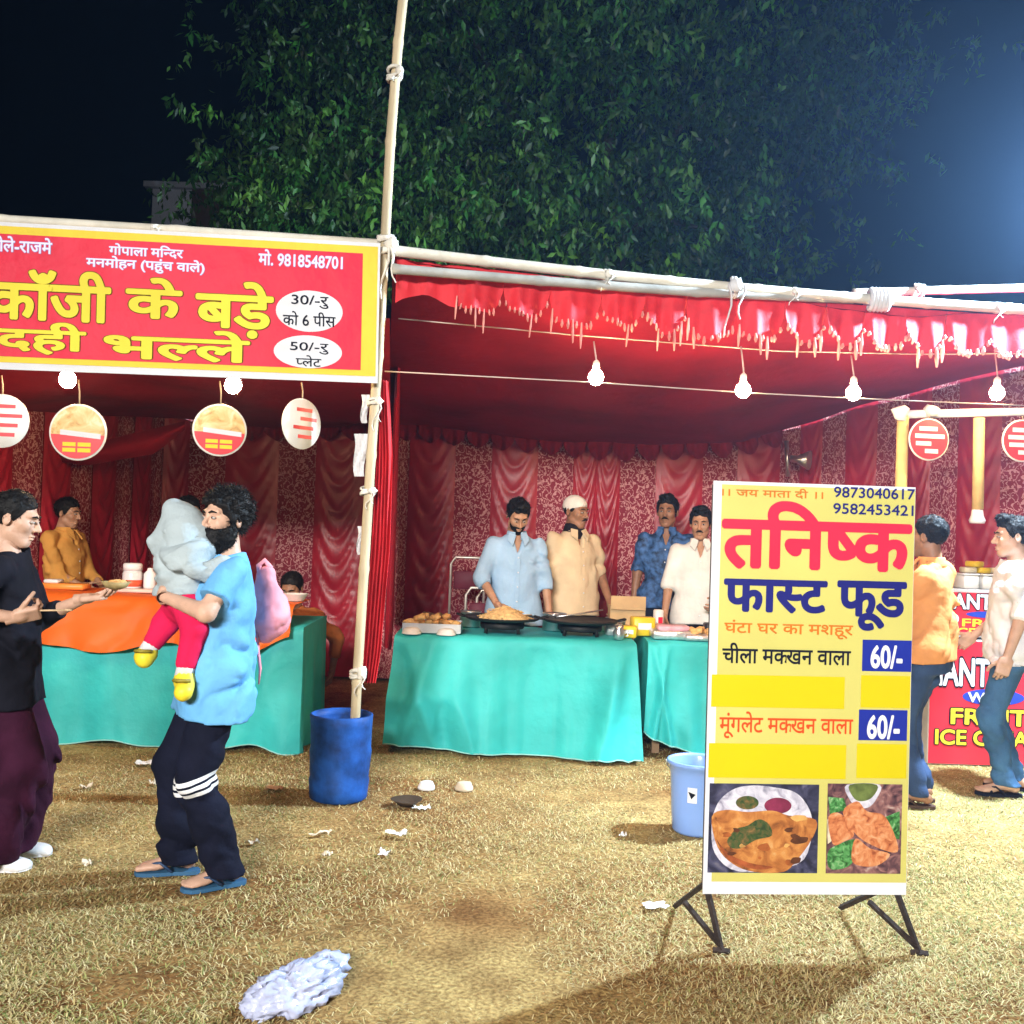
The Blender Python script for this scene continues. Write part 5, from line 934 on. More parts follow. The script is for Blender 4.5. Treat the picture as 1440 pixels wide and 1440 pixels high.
def ik(a, t, l1, l2, pole):
    a, t = np.asarray(a, float), np.asarray(t, float); d = t - a; L = np.linalg.norm(d); mx = (l1 + l2) * .995
    if L > mx: t = a + d / L * mx; d = t - a; L = mx
    x = (l1 * l1 - l2 * l2 + L * L) / (2 * L); h = math.sqrt(max(l1 * l1 - x * x, 0)); u = d / L; p = np.asarray(pole, float); p = p - u * (p @ u); p /= (np.linalg.norm(p) + 1e-9); return a + u * x + p * h, t
def join(parts):
    V, F, n = [], [], 0
    for v, f in parts: V.append(np.asarray(v)); F += (np.asarray(f) + n).tolist() if isinstance(f, np.ndarray) else [[i + n for i in q] for q in f]; n += len(v)
    return np.concatenate(V), F
SKIN = {'a': mat('skin_warm', (.42, .22, .13), .5, .12, 25, .15, 120, spec=.4), 'b': mat('skin_brown', (.30, .145, .08), .5, .12, 25, .15, 120, spec=.4), 'c': mat('skin_light', (.56, .34, .24), .5, .1, 25, .15, 120, spec=.4)}
hair_m = mat('black_hair', (.006, .005, .005), .6, .4, 60, .3, 150, spec=.2); eye_w = mat('eye_white', (.42, .38, .35), .2, .03); eye_d = mat('eye_dark', (.02, .012, .01), .15, .1); lip_m = mat('lips', (.30, .10, .09), .5)

def wrinkle(X, amp, fx, fz, seed):         # folds: broad soft ridges with narrow valleys, stronger in places
    W_ = X + .06 * np.stack([vnoise(X * 3.2 + seed), vnoise(X * 3.2 + seed + 7), vnoise(X * 3.2 + seed + 13)], 1); D = W_ @ np.array([[1, 0, .55], [0, 1, -.45], [-.35, .4, 1]]).T
    n = vnoise(D * [fx * .8, fx * .8, fz] + seed); m = vnoise(D * [fx * 1.7, fx * 1.7, fz * 2.0] + seed * 2); q = vnoise(X * 3.4 + seed + 21); k = np.clip(.6 + 1.1 * q, .12, 1.4)
    return np.clip(amp * k * ((.8 - 2.8 * np.abs(n)) + .38 * (.7 - 2.6 * np.abs(m))), -.03, .017)

def person(label, px, Y, rz, H, skin='a', top=None, legs=None, hair='short', arms=None, feet=None, lean=0.0, head=(0, 0, 0), beard=None, tash=False, w=1.0, girth=1.0, cap=None, zrel=0.0, place_z=1.2, bag=None, shoes=None, scarf=None, loc=None):
    if loc is None: q = XY(px, Y, place_z); loc = (q[0], Y, 0)
    rt = empty('person', loc, label, 'person', rz=rz); s = H / 1.72; pel = np.array([0, 0, .92]); Rt = rot('X', lean); g = girth
    Rz = rot('Z', rz); L0 = np.array(loc, float)
    def loc_of(v):                        # a place in the scene seen from this person's frame
        return ((np.asarray(v, float) - L0) @ Rz) / s
    up = lambda p: (Rt @ (np.asarray(p, float) - pel)) + pel
    J = {}; arms = arms or {}; feet = feet or {}
    for sd, nm in ((1, 'L'), (-1, 'R')):
        sh = up((sd * .178 * g ** .5, .01, 1.385)); a = dict(arms.get(nm, {})); tgt = a.get('w', None)
        if 'at' in a: tgt = loc_of(a['at'])
        if tgt is None: tgt = sh + np.array([sd * .07, -.05, -.53])
        elif 'at' not in a: tgt = np.asarray(tgt, float)
        if 'el' in a: e = loc_of(a['el']); t = tgt
        else: e, t = ik(sh, tgt, .285, .255, a.get('pole', (sd * .5, 1, -.2)))
        if 'fdw' in a: a['fd'] = np.asarray(a['fdw'], float) @ Rz
        if 'pnw' in a: a['pn'] = np.asarray(a['pnw'], float) @ Rz
        fd = a.get('fd', None); fd = (t - e) if fd is None else np.asarray(fd, float); pn = np.asarray(a.get('pn', (-sd, 0, 0)), float)
        J[nm] = dict(sh=sh, e=e, w=t, fd=fd / np.linalg.norm(fd), pn=pn, hand=a.get('hand', 'relax'))
        f = np.asarray(feet.get(nm, (sd * .1, 0, 0)), float); hip = np.array([sd * .088, .01, .90]); kn, an = ik(hip, f + [0, .0, .085], .43, .42, (sd * .12, -1, 0)); J['k' + nm] = dict(hip=hip, k=kn, a=an, f=f, yaw=feet.get(nm + 'yaw', sd * .2))
    yaw, pit, rol = head; Rh = rot('Z', yaw) @ rot('X', pit) @ rot('Y', rol); hc = up((0, -.012, 1.60)); nb = up((0, .02, 1.42)); HP = lambda V_: (V_ @ Rh.T + hc)
    tb = [(.80, .15 * g, .105 * g, .01), (.90, .165 * g, .118 * g, .01), (1.03, .145 * g, .108 * g, 0), (1.26, .165 * g, .118 * g, .0), (1.38, .145, .09, .01), (1.45, .07, .06, .02)]
    def unb(X): return (X - pel) @ Rt + pel
    rs = 1.0 if Y < 6.3 else 1.3
    def body(X):
        d = loft(unb(X), tb) + .012; d = smin(d, cone(X, nb, HP(np.array([[0, .02, -.06]]))[0], .056, .05), .04)
        for nm in 'LR':
            j = J[nm]; d = smin(d, cone(X, j['sh'], j['e'], .044, .039), .04); d = smin(d, cone(X, j['e'], j['w'], .04, .026), .02); k = J['k' + nm]; d = smin(d, cone(X, k['hip'], k['k'], .078 * g, .052), .05); d = smin(d, cone(X, k['k'], k['a'], .05, .034), .03)
        return d
    pts = np.array([J[n][q] for n in 'LR' for q in ('sh', 'e', 'w')] + [J['k' + n][q] for n in 'LR' for q in ('hip', 'k', 'a')] + [hc, pel]); lo, hi = pts.min(0) - .2, pts.max(0) + .2; hi[2] = hc[2] + .0; lo[2] = .02
    parts = [surfnet(body, lo, hi, .0135 * rs)]; Vh, Fh = head_mesh(w); parts.append((HP(Vh), Fh))
    for sd, nm in ((1, 'L'), (-1, 'R')):
        j = J[nm]; V_, F_ = hand_mesh(j['hand']); zz = j['fd']; yy = j['pn'] - zz * (j['pn'] @ zz); yy /= np.linalg.norm(yy) + 1e-9; xx = np.cross(yy, zz)
        if sd == -1: V_ = V_ * [-1, 1, 1]; F_ = F_[:, ::-1]
        parts.append((V_[:, :1] * xx + V_[:, 1:2] * yy + V_[:, 2:] * zz + j['w'], F_)); k = J['k' + nm]; V_, F_ = foot_mesh(sd); parts.append((V_ @ rot('Z', k['yaw']).T + k['f'] + [0, 0, (.022 if (shoes or ('',))[0] in ('flip', 'sandal') else .004)], F_))
    V_, F_ = join(parts); bo = mesh_obj('body', V_ * s, F_, SKIN[skin], rt, True, True)
    # eyes, brows
    for sd in (-1, 1):
        c = np.array([sd * .0315 * w, -.0825, .008]); e_ = MB().lump(c + [0, -.001, -.001], (.0135, .0115, .0062), 1, 0, 12); e_.V = [HP(q) * s for q in e_.V]; eo = e_.build('eye', eye_w, rt, True, True); e_ = MB().lump(c + [0, -.0078, -.0008], (.0062, .0056, .0058), 1, 0, 10); e_.V = [HP(q) * s for q in e_.V]; e_.build('iris', eye_d, eo, True, True)
        e_ = MB().tube(np.array([c + [-sd * .014, -.004, .001], c + [0, -.0125, .0072], c + [sd * .015, -.002, .0025]]), [.0012, .002, .0012], 6); e_.V = [HP(q) * s for q in e_.V]; e_.build('eyelid', SKIN[skin], eo, True, True)
        bp_ = HP(np.array([[sd * .014 * w, -.0975, .029], [sd * .030 * w, -.0945, .035], [sd * .047 * w, -.078, .030]])) * s; MB().tube(bp_, np.array([.0035, .005, .0025]) * s, 6).build('eyebrow', hair_m, rt, True, True)
    if tash: MB().tube(HP(np.array([[-.028, -.088, -.056], [-.012, -.104, -.047], [0, -.107, -.046], [.012, -.104, -.047], [.028, -.088, -.056]])) * s, np.array([.003, .0065, .006, .0065, .003]) * s, 7).build('moustache', hair_m, rt, True, True)
    if beard: V_, F_ = hair_mesh(beard); mesh_obj('beard', HP(V_ * [w, 1, 1]) * s, F_, hair_m, rt, True, True)
    if hair: V_, F_ = hair_mesh(hair); mesh_obj('hair', HP(V_ * [w, 1, 1]) * s, F_, hair_m, rt, True, True)
    if cap:
        def fcap(X): d = ell(X, (0, .015, .05), (.083, .103, .088)); d = smax(d, np.interp(X[:, 1], [-.1, 0, .1], [.058, .02, -.01]) - X[:, 2], .008); return d + .002 * vnoise(X * 40)
        V_, F_ = surfnet(fcap, (-.1, -.11, -.05), (.1, .14, .15), .006); mesh_obj('cap', HP(V_) * s, F_, cap, rt, True, True)
    seed = abs(px) * .37 + Y
    if scarf:
        def fs(X): return np.abs(cone(X, nb + [0, -.0, .0], nb + [0, -.015, .05], .076, .070)) - .010 + .005 * vnoise(X * 30)
        V_, F_ = surfnet(fs, nb - [.11, .12, .05], nb + [.11, .11, .12], .007); mesh_obj('neck_scarf', V_ * s, F_, scarf, rt, True, True)
    # ---- upper garment
    if top:
        hem, sl, ease, open_ = top.get('hem', .84), top.get('sleeve', .95), top.get('ease', .022), top.get('open', False)
        tt = [(hem - .03, .172 * g + ease, .13 * g + ease, .0), (.95, .168 * g + ease * 1.1, .125 * g + ease, .0), (1.05, .158 * g + ease, .12 * g + ease, 0), (1.26, .170 * g + ease * .6, .122 * g + ease * .6, 0), (1.385, .148 + ease * .5, .094 + ease * .5, .01), (1.455, .085, .078, .015)]
        def ft(X):
            U = unb(X); d = loft(U, tt)
            for nm in 'LR':
                j = J[nm]; up_ = min(sl, 1.0); ax = j['e'] - j['sh']; ax = ax / np.linalg.norm(ax); e1 = j['sh'] + (j['e'] - j['sh']) * up_; r1 = .061 - .006 * up_; ds = cone(X, j['sh'] + [0, 0, -.006], e1 + (ax * .06 if sl <= 1 else 0), .062, r1 + top.get('flare', 0))
                if sl > 1: fx_ = (j['w'] - j['e']) / np.linalg.norm(j['w'] - j['e']); e2 = j['e'] + (j['w'] - j['e']) * (sl - 1); ds = smin(ds, np.maximum(cone(X, j['e'], e2 + fx_ * .05, r1, .043), (X - e2) @ fx_), .02)
                else: ds = np.maximum(ds, (X - e1) @ ax)
                d = smin(d, ds, .045)
            for nm in 'LR':
                k_ = J['k' + nm]; d = smin(d, cone(X, k_['hip'], k_['hip'] + (k_['k'] - k_['hip']) * .6, .094 * g + ease, .088 * g + ease), .05)
            d = d + wrinkle(X, top.get('wr', .008) * 2.1, 8, 6, seed)
            # clean hems
            d = np.maximum(d, hem + .012 * np.cos(U[:, 0] * 9) - U[:, 2])
            d = np.maximum(d, -cone(X, nb + [0, -.01, -.0], nb + [0, -.03, .1], .064, .07)) if not top.get('high') else d
            if top.get('collar'): U = unb(X); d = np.maximum(d, -np.maximum(np.abs(U[:, 0]) - np.maximum(.30 * (U[:, 2] - 1.32), 0), U[:, 1]))
            return d
        V_, F_ = surfnet(ft, lo * [1, 1, 0] + [-.03, -.03, hem - .06], [hi[0] + .03, hi[1] + .03, 1.50], .0095 * rs); so = mesh_obj(top.get('name', 'shirt'), V_ * s, F_, top['m'], rt, True, True)
        if top.get('collar'):
            def fc(X):
                U = unb(X); d = np.abs(cone(U, (0, .014, 1.43), (0, .0, 1.50), .078, .066)) - .0055; d = np.maximum(d, 1.425 - U[:, 2]); d = np.maximum(d, U[:, 2] - 1.487); return np.where(U[:, 1] < 0, np.maximum(d, .02 - np.abs(U[:, 0])), d)
            V_, F_ = surfnet(fc, up((0, 0, 1.45)) - .13, up((0, 0, 1.45)) + .13, .006)
            if len(V_): mesh_obj('collar', V_ * s, F_, top['m'], so, True, True)
            for q_ in (-1, 1):
                tri = np.array([up(p) for p in ((q_ * .018, -.078, 1.462), (q_ * .066, -.052, 1.474), (q_ * .082, -.085, 1.425), (q_ * .045, -.128, 1.385))]); nrm = np.cross(tri[1] - tri[0], tri[3] - tri[0]); nrm *= .006 / np.linalg.norm(nrm); nrm = nrm if nrm[1] < 0 else -nrm
                mesh_obj('collar_point', np.concatenate([tri + nrm, tri - nrm]) * s, [[0, 1, 2, 3], [7, 6, 5, 4], [0, 4, 5, 1], [1, 5, 6, 2], [2, 6, 7, 3], [3, 7, 4, 0]], top['m'], so, False, True)
            ys = lambda z: -(np.interp(z, [r_[0] for r_ in tt], [r_[2] for r_ in tt]) - np.interp(z, [r_[0] for r_ in tt], [r_[3] for r_ in tt]))
            zz = np.linspace(hem + .02, 1.33, 16); A = np.array([[up((x, ys(z) - .009, z)) for x in (-.014, .014)] for z in zz]); MB().grid(A * s).build('placket', top['m'], so, True, True)
            for z in np.linspace(hem + .08, 1.30, 5): MB().lathe(up((0, ys(z) - .011, z)) * s, [(0, 0), (.006, .0), (.006, .003), (0, .004)], 8, axis=(0, -1, 0)).build('button', p_white, so, True, True)
    # ---- legs
    if legs:
        hemz, rk, ra = legs.get('hem', .07), legs.get('knee', .068), legs.get('ankle', .062)
        def fl(X):
            d = loft(X, [(.80, .158 * g, .116 * g, .01), (.95, .158 * g, .116 * g, .005), (1.02, .14 * g, .10 * g, 0)])
            for nm in 'LR': k = J['k' + nm]; d = smin(d, cone(X, k['hip'], k['k'], .092 * g, rk), .05); d = smin(d, cone(X, k['k'], k['a'] + [0, 0, -.03], rk, ra), .03)
            d = d + wrinkle(X, legs.get('wr', .007) * 1.7, legs.get('fx', 6), legs.get('fz', 10), seed + 3); return np.maximum(d, hemz - X[:, 2])
        V_, F_ = surfnet(fl, [lo[0], lo[1], hemz - .03], [hi[0], hi[1], 1.03], .0115 * rs); lo_ = mesh_obj('trousers', V_ * s, F_, legs['m'], rt, True, True)
    # ---- footwear
    if shoes:
        kind, m1, m2 = shoes
        for sd, nm in ((1, 'L'), (-1, 'R')):
            k = J['k' + nm]; Rf = rot('Z', k['yaw']); tf = lambda p: (np.asarray(p, float) @ Rf.T + k['f']) * s
            outl = np.array([(-.03, .085), (-.035, .05), (-.034, -.02), (-.045, -.09), (-.047, -.13), (-.036, -.172), (-.012, -.186), (.018, -.178), (.042, -.15), (.048, -.11), (.038, -.03), (.034, .04), (.028, .085), (0, .097)]) * [sd if sd else 1, 1]
            n_ = len(outl); 
            if kind in ('flip', 'sandal'):
                Vv = np.array([(x, y, z) for z in (.003, .02) for x, y in outl]); so = mesh_obj('sandal', tf(Vv), [list(range(n_ - 1, -1, -1)), list(range(n_, 2 * n_))] + [[i, (i + 1) % n_, (i + 1) % n_ + n_, i + n_] for i in range(n_)], m1, rt, False, True)
                for q in (-1, 1): MB().tube(tf(np.array([(-.012 * sd, -.145, .022), (q * .012 - .006 * sd, -.125, .052), (q * .032, -.075, .062), (q * .04, -.02, .022)])), .0065 * s, 6).build('strap', m2, so, True, True)
                if kind == 'sandal': MB().tube(tf(np.array([(-.045, -.10, .022), (-.03, -.105, .045), (0, -.108, .058), (.03, -.105, .045), (.045, -.10, .022)])), .009 * s, 6).build('strap', m2, so, True, True)
            else:
                def fs(X): d = foot_sdf(X, sd) - .010; d = smin(d, ell(X, (0, -.12, .024), (.047, .068, .027)), .02); return np.maximum(np.maximum(d, X[:, 2] - .10), .006 - X[:, 2])
                V_, F_ = surfnet(fs, (-.08, -.22, -.02), (.08, .12, .12), .007); so = mesh_obj('shoe', tf(V_), F_, m1, rt, True, True); Vv = np.array([(x * 1.12, y * 1.04, z) for z in (.002, .018) for x, y in outl]); mesh_obj('sole', tf(Vv), [list(range(n_ - 1, -1, -1)), list(range(n_, 2 * n_))] + [[i, (i + 1) % n_, (i + 1) % n_ + n_, i + n_] for i in range(n_)], m2, so, False, True)
    return rt, J, (lambda v: (np.asarray(v, float) * s) @ Rz.T + L0)

def cloth(name, c, bump=.5, var=.12, scale=6, **k): return mat(name, c, .85, var, scale, .35, 20, bdist=.018, spec=.12, **k)
navy_p = cloth('navy_track_cloth', (.006, .007, .018), var=.3); jeans = mat('denim', (.03, .06, .14), .8, .45, 5, .3, 90); dark_p = cloth('dark_trousers', (.015, .015, .025)); flip_m = mat('blue_rubber', (.03, .11, .22), .6); flip_s = mat('navy_rubber', (.02, .05, .12), .5); brown_l = mat('brown_leather', (.07, .035, .025), .6)

def striped(m, zlow, pitch, tilt):
    nt = m.node_tree; N = nt.nodes; L = nt.links; b_ = N['Principled BSDF']; src = b_.inputs['Base Color'].links[0].from_socket; tc = N.new('ShaderNodeTexCoord'); sx = N.new('ShaderNodeSeparateXYZ'); L.new(tc.outputs['Object'], sx.inputs[0])
    def mth(op, p, q): n = N.new('ShaderNodeMath'); n.operation = op; [L.new(v, n.inputs[i]) if not isinstance(v, (int, float)) else setattr(n.inputs[i], 'default_value', v) for i, v in enumerate((p, q))]; return n.outputs[0]
    v = mth('DIVIDE', mth('SUBTRACT', mth('SUBTRACT', sx.outputs[2], mth('MULTIPLY', sx.outputs[1], tilt)), zlow), pitch); on = mth('MULTIPLY', mth('MULTIPLY', mth('GREATER_THAN', v, 0.0), mth('LESS_THAN', v, 2.62)), mth('MULTIPLY', mth('LESS_THAN', mth('FRACT', v, 0.0), 0.62), mth('GREATER_THAN', sx.outputs[0], 0.01)))
    mx = N.new('ShaderNodeMix'); mx.data_type = 'RGBA'; L.new(on, mx.inputs[0]); L.new(src, mx.inputs[6]); mx.inputs[7].default_value = (.78, .78, .8, 1); L.new(mx.outputs[2], b_.inputs['Base Color'])
striped(navy_p, .42, .028, .28)
# the man carrying the child: faces left, head turned a little towards us
mY = 4.13; MX = XY(312, mY, 1.2)
man, JM, toW = person('bearded man in blue t-shirt and striped track trousers carrying a child', 309, mY, R(-68), 1.60, 'c', top=dict(m=cloth('sky_blue_jersey', (.14, .40, .72)), name='t_shirt', hem=.74, sleeve=.66, ease=.028, wr=.010, flare=.012), legs=dict(m=navy_p, hem=.055, knee=.086, ankle=.082, wr=.008), hair='bushy', beard='beard',
    arms={'L': dict(at=P(229, 838, mY - .13), el=P(290, 862, mY - .26), hand='relax', fdw=(-.35, 1, .15), pnw=(1, .2, 0)), 'R': dict(at=P(250, 800, mY + .06), pole=(-1, .3, -.6), hand='flat')}, feet={'L': (.09, .06, 0), 'Lyaw': .15, 'R': (-.13, -.12, 0), 'Ryaw': -.2}, lean=-.03, head=(R(32), R(-2), 0), shoes=('flip', flip_m, flip_s), girth=1.08)

# the child on his arm
def child():
    o = P(262, 845, mY - .03); rt = empty('child', o, 'small child in a grey hooded jacket and red trousers held by the bearded man', 'child'); grey = mat('grey_fleece', (.35, .41, .43), .9, .1, 10, .4, 60); red = cloth('crimson_knit', (.62, .012, .07)); yl = mat('yellow_shoe', (.74, .60, .03), .5, .15, 12); sock = white_cloth
    Q = lambda px, py, dy: P(px, py, mY + dy)
    hd = Q(262, 752, -.04); hip = Q(262, 838, -.03); chest = Q(258, 790, -.05); kn, kf = Q(274, 886, -.17), Q(234, 876, .0); an, af = Q(262, 936, -.20), Q(215, 904, -.03)
    sL, sR = Q(264, 784, -.13), Q(250, 784, .07); eL, eR = Q(290, 806, -.16), Q(285, 803, .10); wL, wR = Q(311, 794, -.13), Q(320, 792, .08)
    def body(X):
        d = ell(X, hd, (.078, .082, .09)); d = smin(d, cone(X, hd, chest, .05, .05), .03); d = smin(d, cone(X, chest, hip, .085, .095), .04)
        for a, b, c_, ra in ((sL, eL, wL, .028), (sR, eR, wR, .028)): d = smin(d, cone(X, a, b, ra, ra * .9), .02); d = smin(d, cone(X, b, c_, ra * .9, .02), .01)
        for a, b, c_ in ((hip + [.01, -.06, 0], kn, an), (hip + [-.02, .04, 0], kf, af)): d = smin(d, cone(X, a, b, .05, .036), .03); d = smin(d, cone(X, b, c_, .036, .025), .02)
        return d
    al = np.array([hd, hip, kn, kf, an, af, sL, sR, wL, wR]); lo, hi = al.min(0) - .15, al.max(0) + .19; V_, F_ = surfnet(body, lo, hi, .0095); mesh_obj('body', V_, F_, SKIN['c'], rt)
    def jac(X):
        U = X - chest; d = cone(X, chest + [0, 0, .03], hip + [0, 0, .03], .112, .128); d = smin(d, cone(X, chest + [.01, 0, .06], chest, .09, .1), .03)
        for a, b, c_ in ((sL, eL, wL), (sR, eR, wR)): d = smin(d, cone(X, a, b, .056, .048), .035); d = smin(d, cone(X, b, c_, .048, .037), .015)
        d = d + wrinkle(X, .016, 10, 9, 4.4); return np.maximum(d, (hip[2] + .01) + .10 * (X[:, 0] - hip[0]) - X[:, 2])
    V_, F_ = surfnet(jac, lo, hi, .0075); mesh_obj('jacket', V_, F_, grey, rt)
    def hood(X):
        d = ell(X, hd + [-.012, -.005, .012], (.098, .104, .112)); tip = Q(222, 752, -.06); d = smin(d, cone(X, hd + [-.02, 0, .0], Q(216, 764, -.07), .08, .022), .05); d = smin(d, cone(X, hd + [-.01, 0, .05], Q(243, 714, -.05), .06, .035), .04)
        d = smin(d, cone(X, hd + [.03, -.02, -.02], Q(284, 754, -.06), .08, .04), .04); d = smin(d, cone(X, Q(225, 770, -.06), Q(262, 776, -.12), .035, .045), .03); d = d + wrinkle(X, .004, 9, 7, 2.2); fc = Q(306, 742, .03); return np.maximum(d, -ell(X, fc, (.075, .085, .085)))
    V_, F_ = surfnet(hood, lo, hi, .007); mesh_obj('hood', V_, F_, grey, rt)
    def pants(X):
        d = cone(X, hip + [0, 0, .0], hip + [0, 0, -.03], .098, .09)
        for a, b, c_ in ((hip + [.01, -.06, 0], kn, an), (hip + [-.02, .04, 0], kf, af)): d = smin(d, cone(X, a, b, .066, .052), .03); d = smin(d, cone(X, b, b + (c_ - b) * .92, .052, .042), .02)
        return d + wrinkle(X, .006, 12, 10, 7.7)
    V_, F_ = surfnet(pants, lo, hi, .0085); mesh_obj('trousers', V_, F_, red, rt)
    for a, kk, toe in ((an, kn, Q(258, 976, -.28)), (af, kf, Q(203, 928, -.06))):
        d_ = (a - kk) / np.linalg.norm(a - kk); MB().tube([a - d_ * .02, a + d_ * .045], [.036, .036], 12).build('sock', sock, rt); he = a + d_ * .06
        def sh(X): d = cone(X, he + [.012, .01, .0], he + (toe - he) * .85, .036, .036); d = smin(d, cone(X, he, a, .036, .03), .02); return d + .002 * vnoise(X * 40)
        V_, F_ = surfnet(sh, np.minimum(he, toe) - .09, np.maximum(he, toe) + .09, .006); so = mesh_obj('shoe', V_, F_, yl, rt); m_ = he * .5 + toe * .5; MB().tube([m_ + [-.03, -.025, .03], m_ + [0, -.04, .032], m_ + [.035, -.022, .03]], .008, 6).build('strap', mat('olive_strap', (.28, .22, .02), .6), so)
child()
# the pink bag hanging from his shoulder
pk_m = mat('pink_cloth', (.78, .30, .36), .7, .1, 8, .3, 30); bg = empty('pink_bag', P(385, 880, mY + .22), 'soft pink child bag hanging behind the man in blue', 'bag'); bY = mY + .26
def fbag(X): d = cone(X, P(374, 810, bY), P(382, 868, bY), .045, .085); d = smin(d, cone(X, P(368, 870, bY), P(372, 890, bY), .06, .05), .04); return d + wrinkle(X, .008, 12, 9, 3)
V_, F_ = surfnet(fbag, P(350, 900, bY) - .12, P(400, 780, bY) + .14, .008); mesh_obj('pouch', V_, F_, pk_m, bg)
MB().tube([P(366, 815, bY), P(364, 795, bY - .02), P(372, 788, bY), P(380, 797, bY), P(377, 815, bY)], .012, 8).build('loop', pk_m, bg); MB().tube([P(362, 888, bY - .04), P(363, 915, bY - .05), P(366, 940, bY - .05), P(364, 962, bY - .05)], [.016, .015, .015, .008], 8, flat=.4).build('strap', pk_m, bg)

# the woman in black
wY = 4.25
person('woman in black top and wide maroon trousers holding a bowl', 12, wY, R(104), 1.57, 'c', top=dict(m=cloth('black_jersey', (.007, .007, .012), var=.4), name='top', hem=.74, sleeve=1.45, ease=.022, wr=.007), legs=dict(m=cloth('maroon_crepe', (.035, .006, .020), var=.35), hem=.04, knee=.105, ankle=.12, wr=.012, fx=13, fz=2), hair='tied',
    arms={'L': dict(at=P(118, 842, wY + .08), pole=(.4, .6, -1), hand='flat', pn=(0, 0, 1), fdw=(1, .0, .12)), 'R': dict(at=P(22, 868, wY - .22), pole=(-.5, 1, -.3), hand='pinch', pn=(.6, .3, .6), fd=(.1, -1, .25))}, feet={'L': (.09, -.02, 0), 'R': (-.08, .03, 0), 'Lyaw': .1, 'Ryaw': -.15}, head=(R(-4), R(12), 0), shoes=('shoe', mat('white_shoe', (.75, .74, .73), .5), p_white), place_z=1.0, w=.96, girth=.98)
bw = P(163, 829, wY + .08); lb = empty('leaf_bowl', bw, 'leaf bowl of food in the hand of the woman in black', 'bowl'); MB().lathe(bw, [(.02, 0), (.045, .01), (.062, .035), (.058, .034), (.04, .014), (0, .008)], 18, jit=.05).build('bowl', mat('dry_leaf', (.30, .22, .09), .7, .4, 30), lb)
for k in range(6): MB().lump(bw + [rg.uniform(-.03, .03), rg.uniform(-.03, .03), .03], (.018, .016, .013), k, .2, 8).build('morsel', frit[k % 2], lb)
ph = P(70, 858, wY - .20); spn = empty('wooden_spoon', ph, 'little wooden spoon in the other hand of the woman in black', 'spoon'); MB().tube([ph + [-.06, 0, -.004], ph + [.06, 0, .002]], .004, 6).build('stick', mat('pale_wood', (.6, .42, .25), .7), spn); MB().lump(ph + [.075, 0, .003], (.02, .012, .005), 3, .05, 8).build('spoon_head', mat('pale_wood', (.6, .42, .25), .7), spn)

# behind the left table
person('man in mustard shirt behind the orange cloth, facing the sauce jar', 92, 7.9, R(75), 1.60, 'a', top=dict(m=cloth('mustard_cotton', (.62, .30, .07)), hem=.82, sleeve=1.7, collar=True), legs=dict(m=dark_p), hair='side', arms={'L': dict(w=(.10, -.30, 1.0)), 'R': dict(w=(-.12, -.28, 1.0))}, head=(R(8), R(6), 0), tash=False)
person('dark haired man whose head shows just behind the hooded child', 262, 7.7, R(40), 1.64, 'a', top=dict(m=cloth('dark_red_cotton', (.20, .03, .03)), hem=.82, sleeve=.9, collar=True), legs=dict(m=dark_p), hair='side', head=(R(10), R(8), 0))
kq = XY(410, 7.6, .9); person('man in brown orange kurta crouching behind the pink bag', 410, 7.6, R(12), 1.62, 'b', top=dict(m=cloth('rust_cotton', (.52, .17, .05)), hem=.74, sleeve=1.6, ease=.03), legs=dict(m=dark_p, hem=.60), hair='short', arms={'L': dict(w=(.34, -.10, .92), pole=(1, .3, -.2)), 'R': dict(w=(-.1, -.3, 1.05))}, feet={'L': (.14, -.16, .532), 'R': (-.14, -.16, .532)}, head=(R(-20), R(22), 0), lean=.25, loc=(kq[0], 7.6, -.50))

# the cooks
person('cook in pale blue shirt bending his head over the heaped griddle', 724, 7.62, R(8), 1.71, 'a', top=dict(m=cloth('pale_blue_cotton', (.34, .50, .68), .3), hem=.78, sleeve=1.25, collar=True, ease=.028, wr=.008), legs=dict(m=dark_p), hair='quiff', beard='stubble', arms={'R': dict(at=P(699, 850, 7.36), pole=(-1, .5, 0), hand='relax'), 'L': dict(w=(.26, -.12, .86), hand='relax')}, head=(R(6), R(32), 0), lean=.10)
person('cook in cream shirt and white skull cap looking aside', 806, 7.95, R(28), 1.76, 'b', top=dict(m=cloth('cream_cotton', (.68, .52, .33), .3), hem=.80, sleeve=.98, collar=True, ease=.03, wr=.007), legs=dict(m=dark_p), hair='crop', tash=True, cap=mat('white_cap', (.72, .66, .60), .8), arms={'L': dict(w=(.22, -.20, .92), hand='relax')}, head=(R(22), R(4), 0), scarf=cloth('black_scarf', (.015, .012, .015)))
person('taller man in dark blue patterned shirt at the back of the stall', 936, 8.45, R(-12), 1.80, 'b', top=dict(m=mat('blue_pattern', (.04, .10, .24), .7, .85, 22, .2, 40), hem=.82, sleeve=.95, collar=True), legs=dict(m=dark_p), hair='quiff', tash=True, head=(R(-8), 0, 0))
person('man in white shirt with a moustache beside the menu board', 983, 7.85, R(-6), 1.70, 'a', top=dict(m=cloth('white_cotton', (.74, .72, .68), .3), hem=.80, sleeve=1.1, collar=True, ease=.028, wr=.007), legs=dict(m=dark_p), hair='quiff', tash=True, arms={'R': dict(w=(-.27, -.14, .86)), 'L': dict(w=(.12, -.24, 1.0))}, head=(R(-10), R(8), 0))
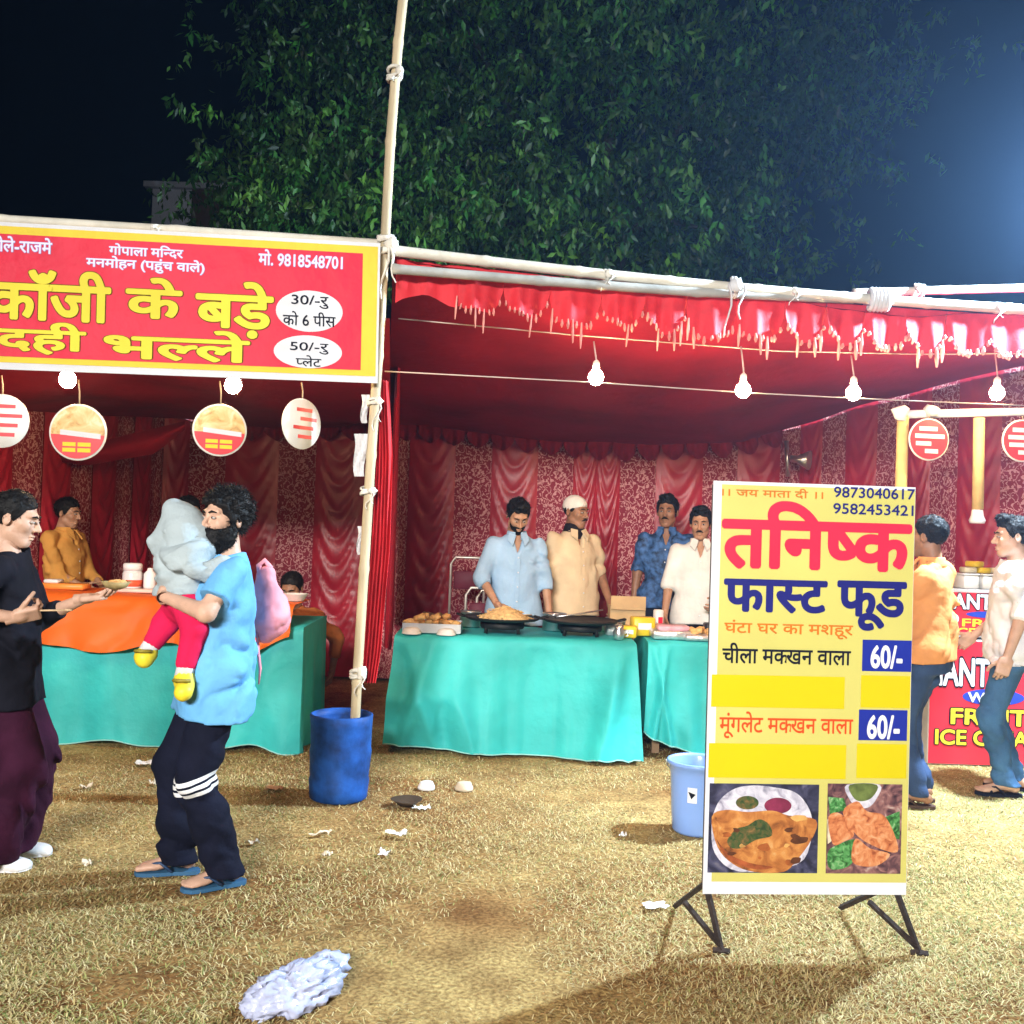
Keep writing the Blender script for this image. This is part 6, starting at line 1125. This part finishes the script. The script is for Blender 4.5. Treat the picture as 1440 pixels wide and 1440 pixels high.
# the two customers by the ice cream
person('man in orange shirt and faded jeans with folded arms behind the menu board', 1307, 5.72, R(-128), 1.64, 'b', top=dict(m=cloth('apricot_cotton', (.72, .30, .10), .3), hem=.86, sleeve=1.85, collar=True, ease=.026, wr=.008), legs=dict(m=jeans, knee=.07, ankle=.062, wr=.008), hair='short', arms={'L': dict(w=(-.06, -.19, 1.10), pole=(1, -.1, -.8), hand='relax', fd=(-1, 0, .2), pn=(0, 1, 0)), 'R': dict(w=(.05, -.22, 1.13), pole=(-1, -.1, -.8), hand='relax', fd=(1, 0, .2), pn=(0, 1, 0))}, feet={'L': (.1, 0, 0), 'R': (-.1, -.05, 0), 'Lyaw': .5}, head=(R(-18), 0, 0), shoes=('sandal', brown_l, brown_l))
person('boy in white shirt and blue jeans standing in profile at the ice cream counter', 1424, 6.05, R(-108), 1.66, 'c', top=dict(m=cloth('white_jersey', (.74, .73, .76), .3), name='shirt', hem=.82, sleeve=.95, ease=.028, wr=.008), legs=dict(m=mat('blue_denim', (.045, .12, .24), .8, .4, 5, .3, 90), knee=.072, ankle=.064, wr=.008), hair='quiff', arms={'L': dict(w=(.24, -.06, .86), pole=(.4, 1, 0)), 'R': dict(w=(-.2, -.2, .95))}, feet={'L': (.1, -.02, 0), 'R': (-.1, .06, 0)}, head=(R(4), R(2), 0), shoes=('sandal', dark_p, dark_p))

# ================================================================== NIGHT AIR
hz = MB().box((0, 45, 9.5), (120, 180, 21.5)).build('haze', None, None, False); hm = bpy.data.materials.new('night_haze'); hm.use_nodes = True; hn = hm.node_tree; hn.nodes.clear()
vo_ = hn.nodes.new('ShaderNodeVolumePrincipled'); vo_.inputs['Color'].default_value = (.34, .58, 1, 1); vo_.inputs['Density'].default_value = 0.0028; vo_.inputs['Anisotropy'].default_value = 0.6
ou_ = hn.nodes.new('ShaderNodeOutputMaterial'); hn.links.new(vo_.outputs[0], ou_.inputs['Volume']); hz.data.materials.append(hm); tag(hz, 'thin night haze glowing round the lamps over the whole field', 'haze', kind='stuff')
bpy.data.objects.remove(_fo); bpy.data.curves.remove(_fc)
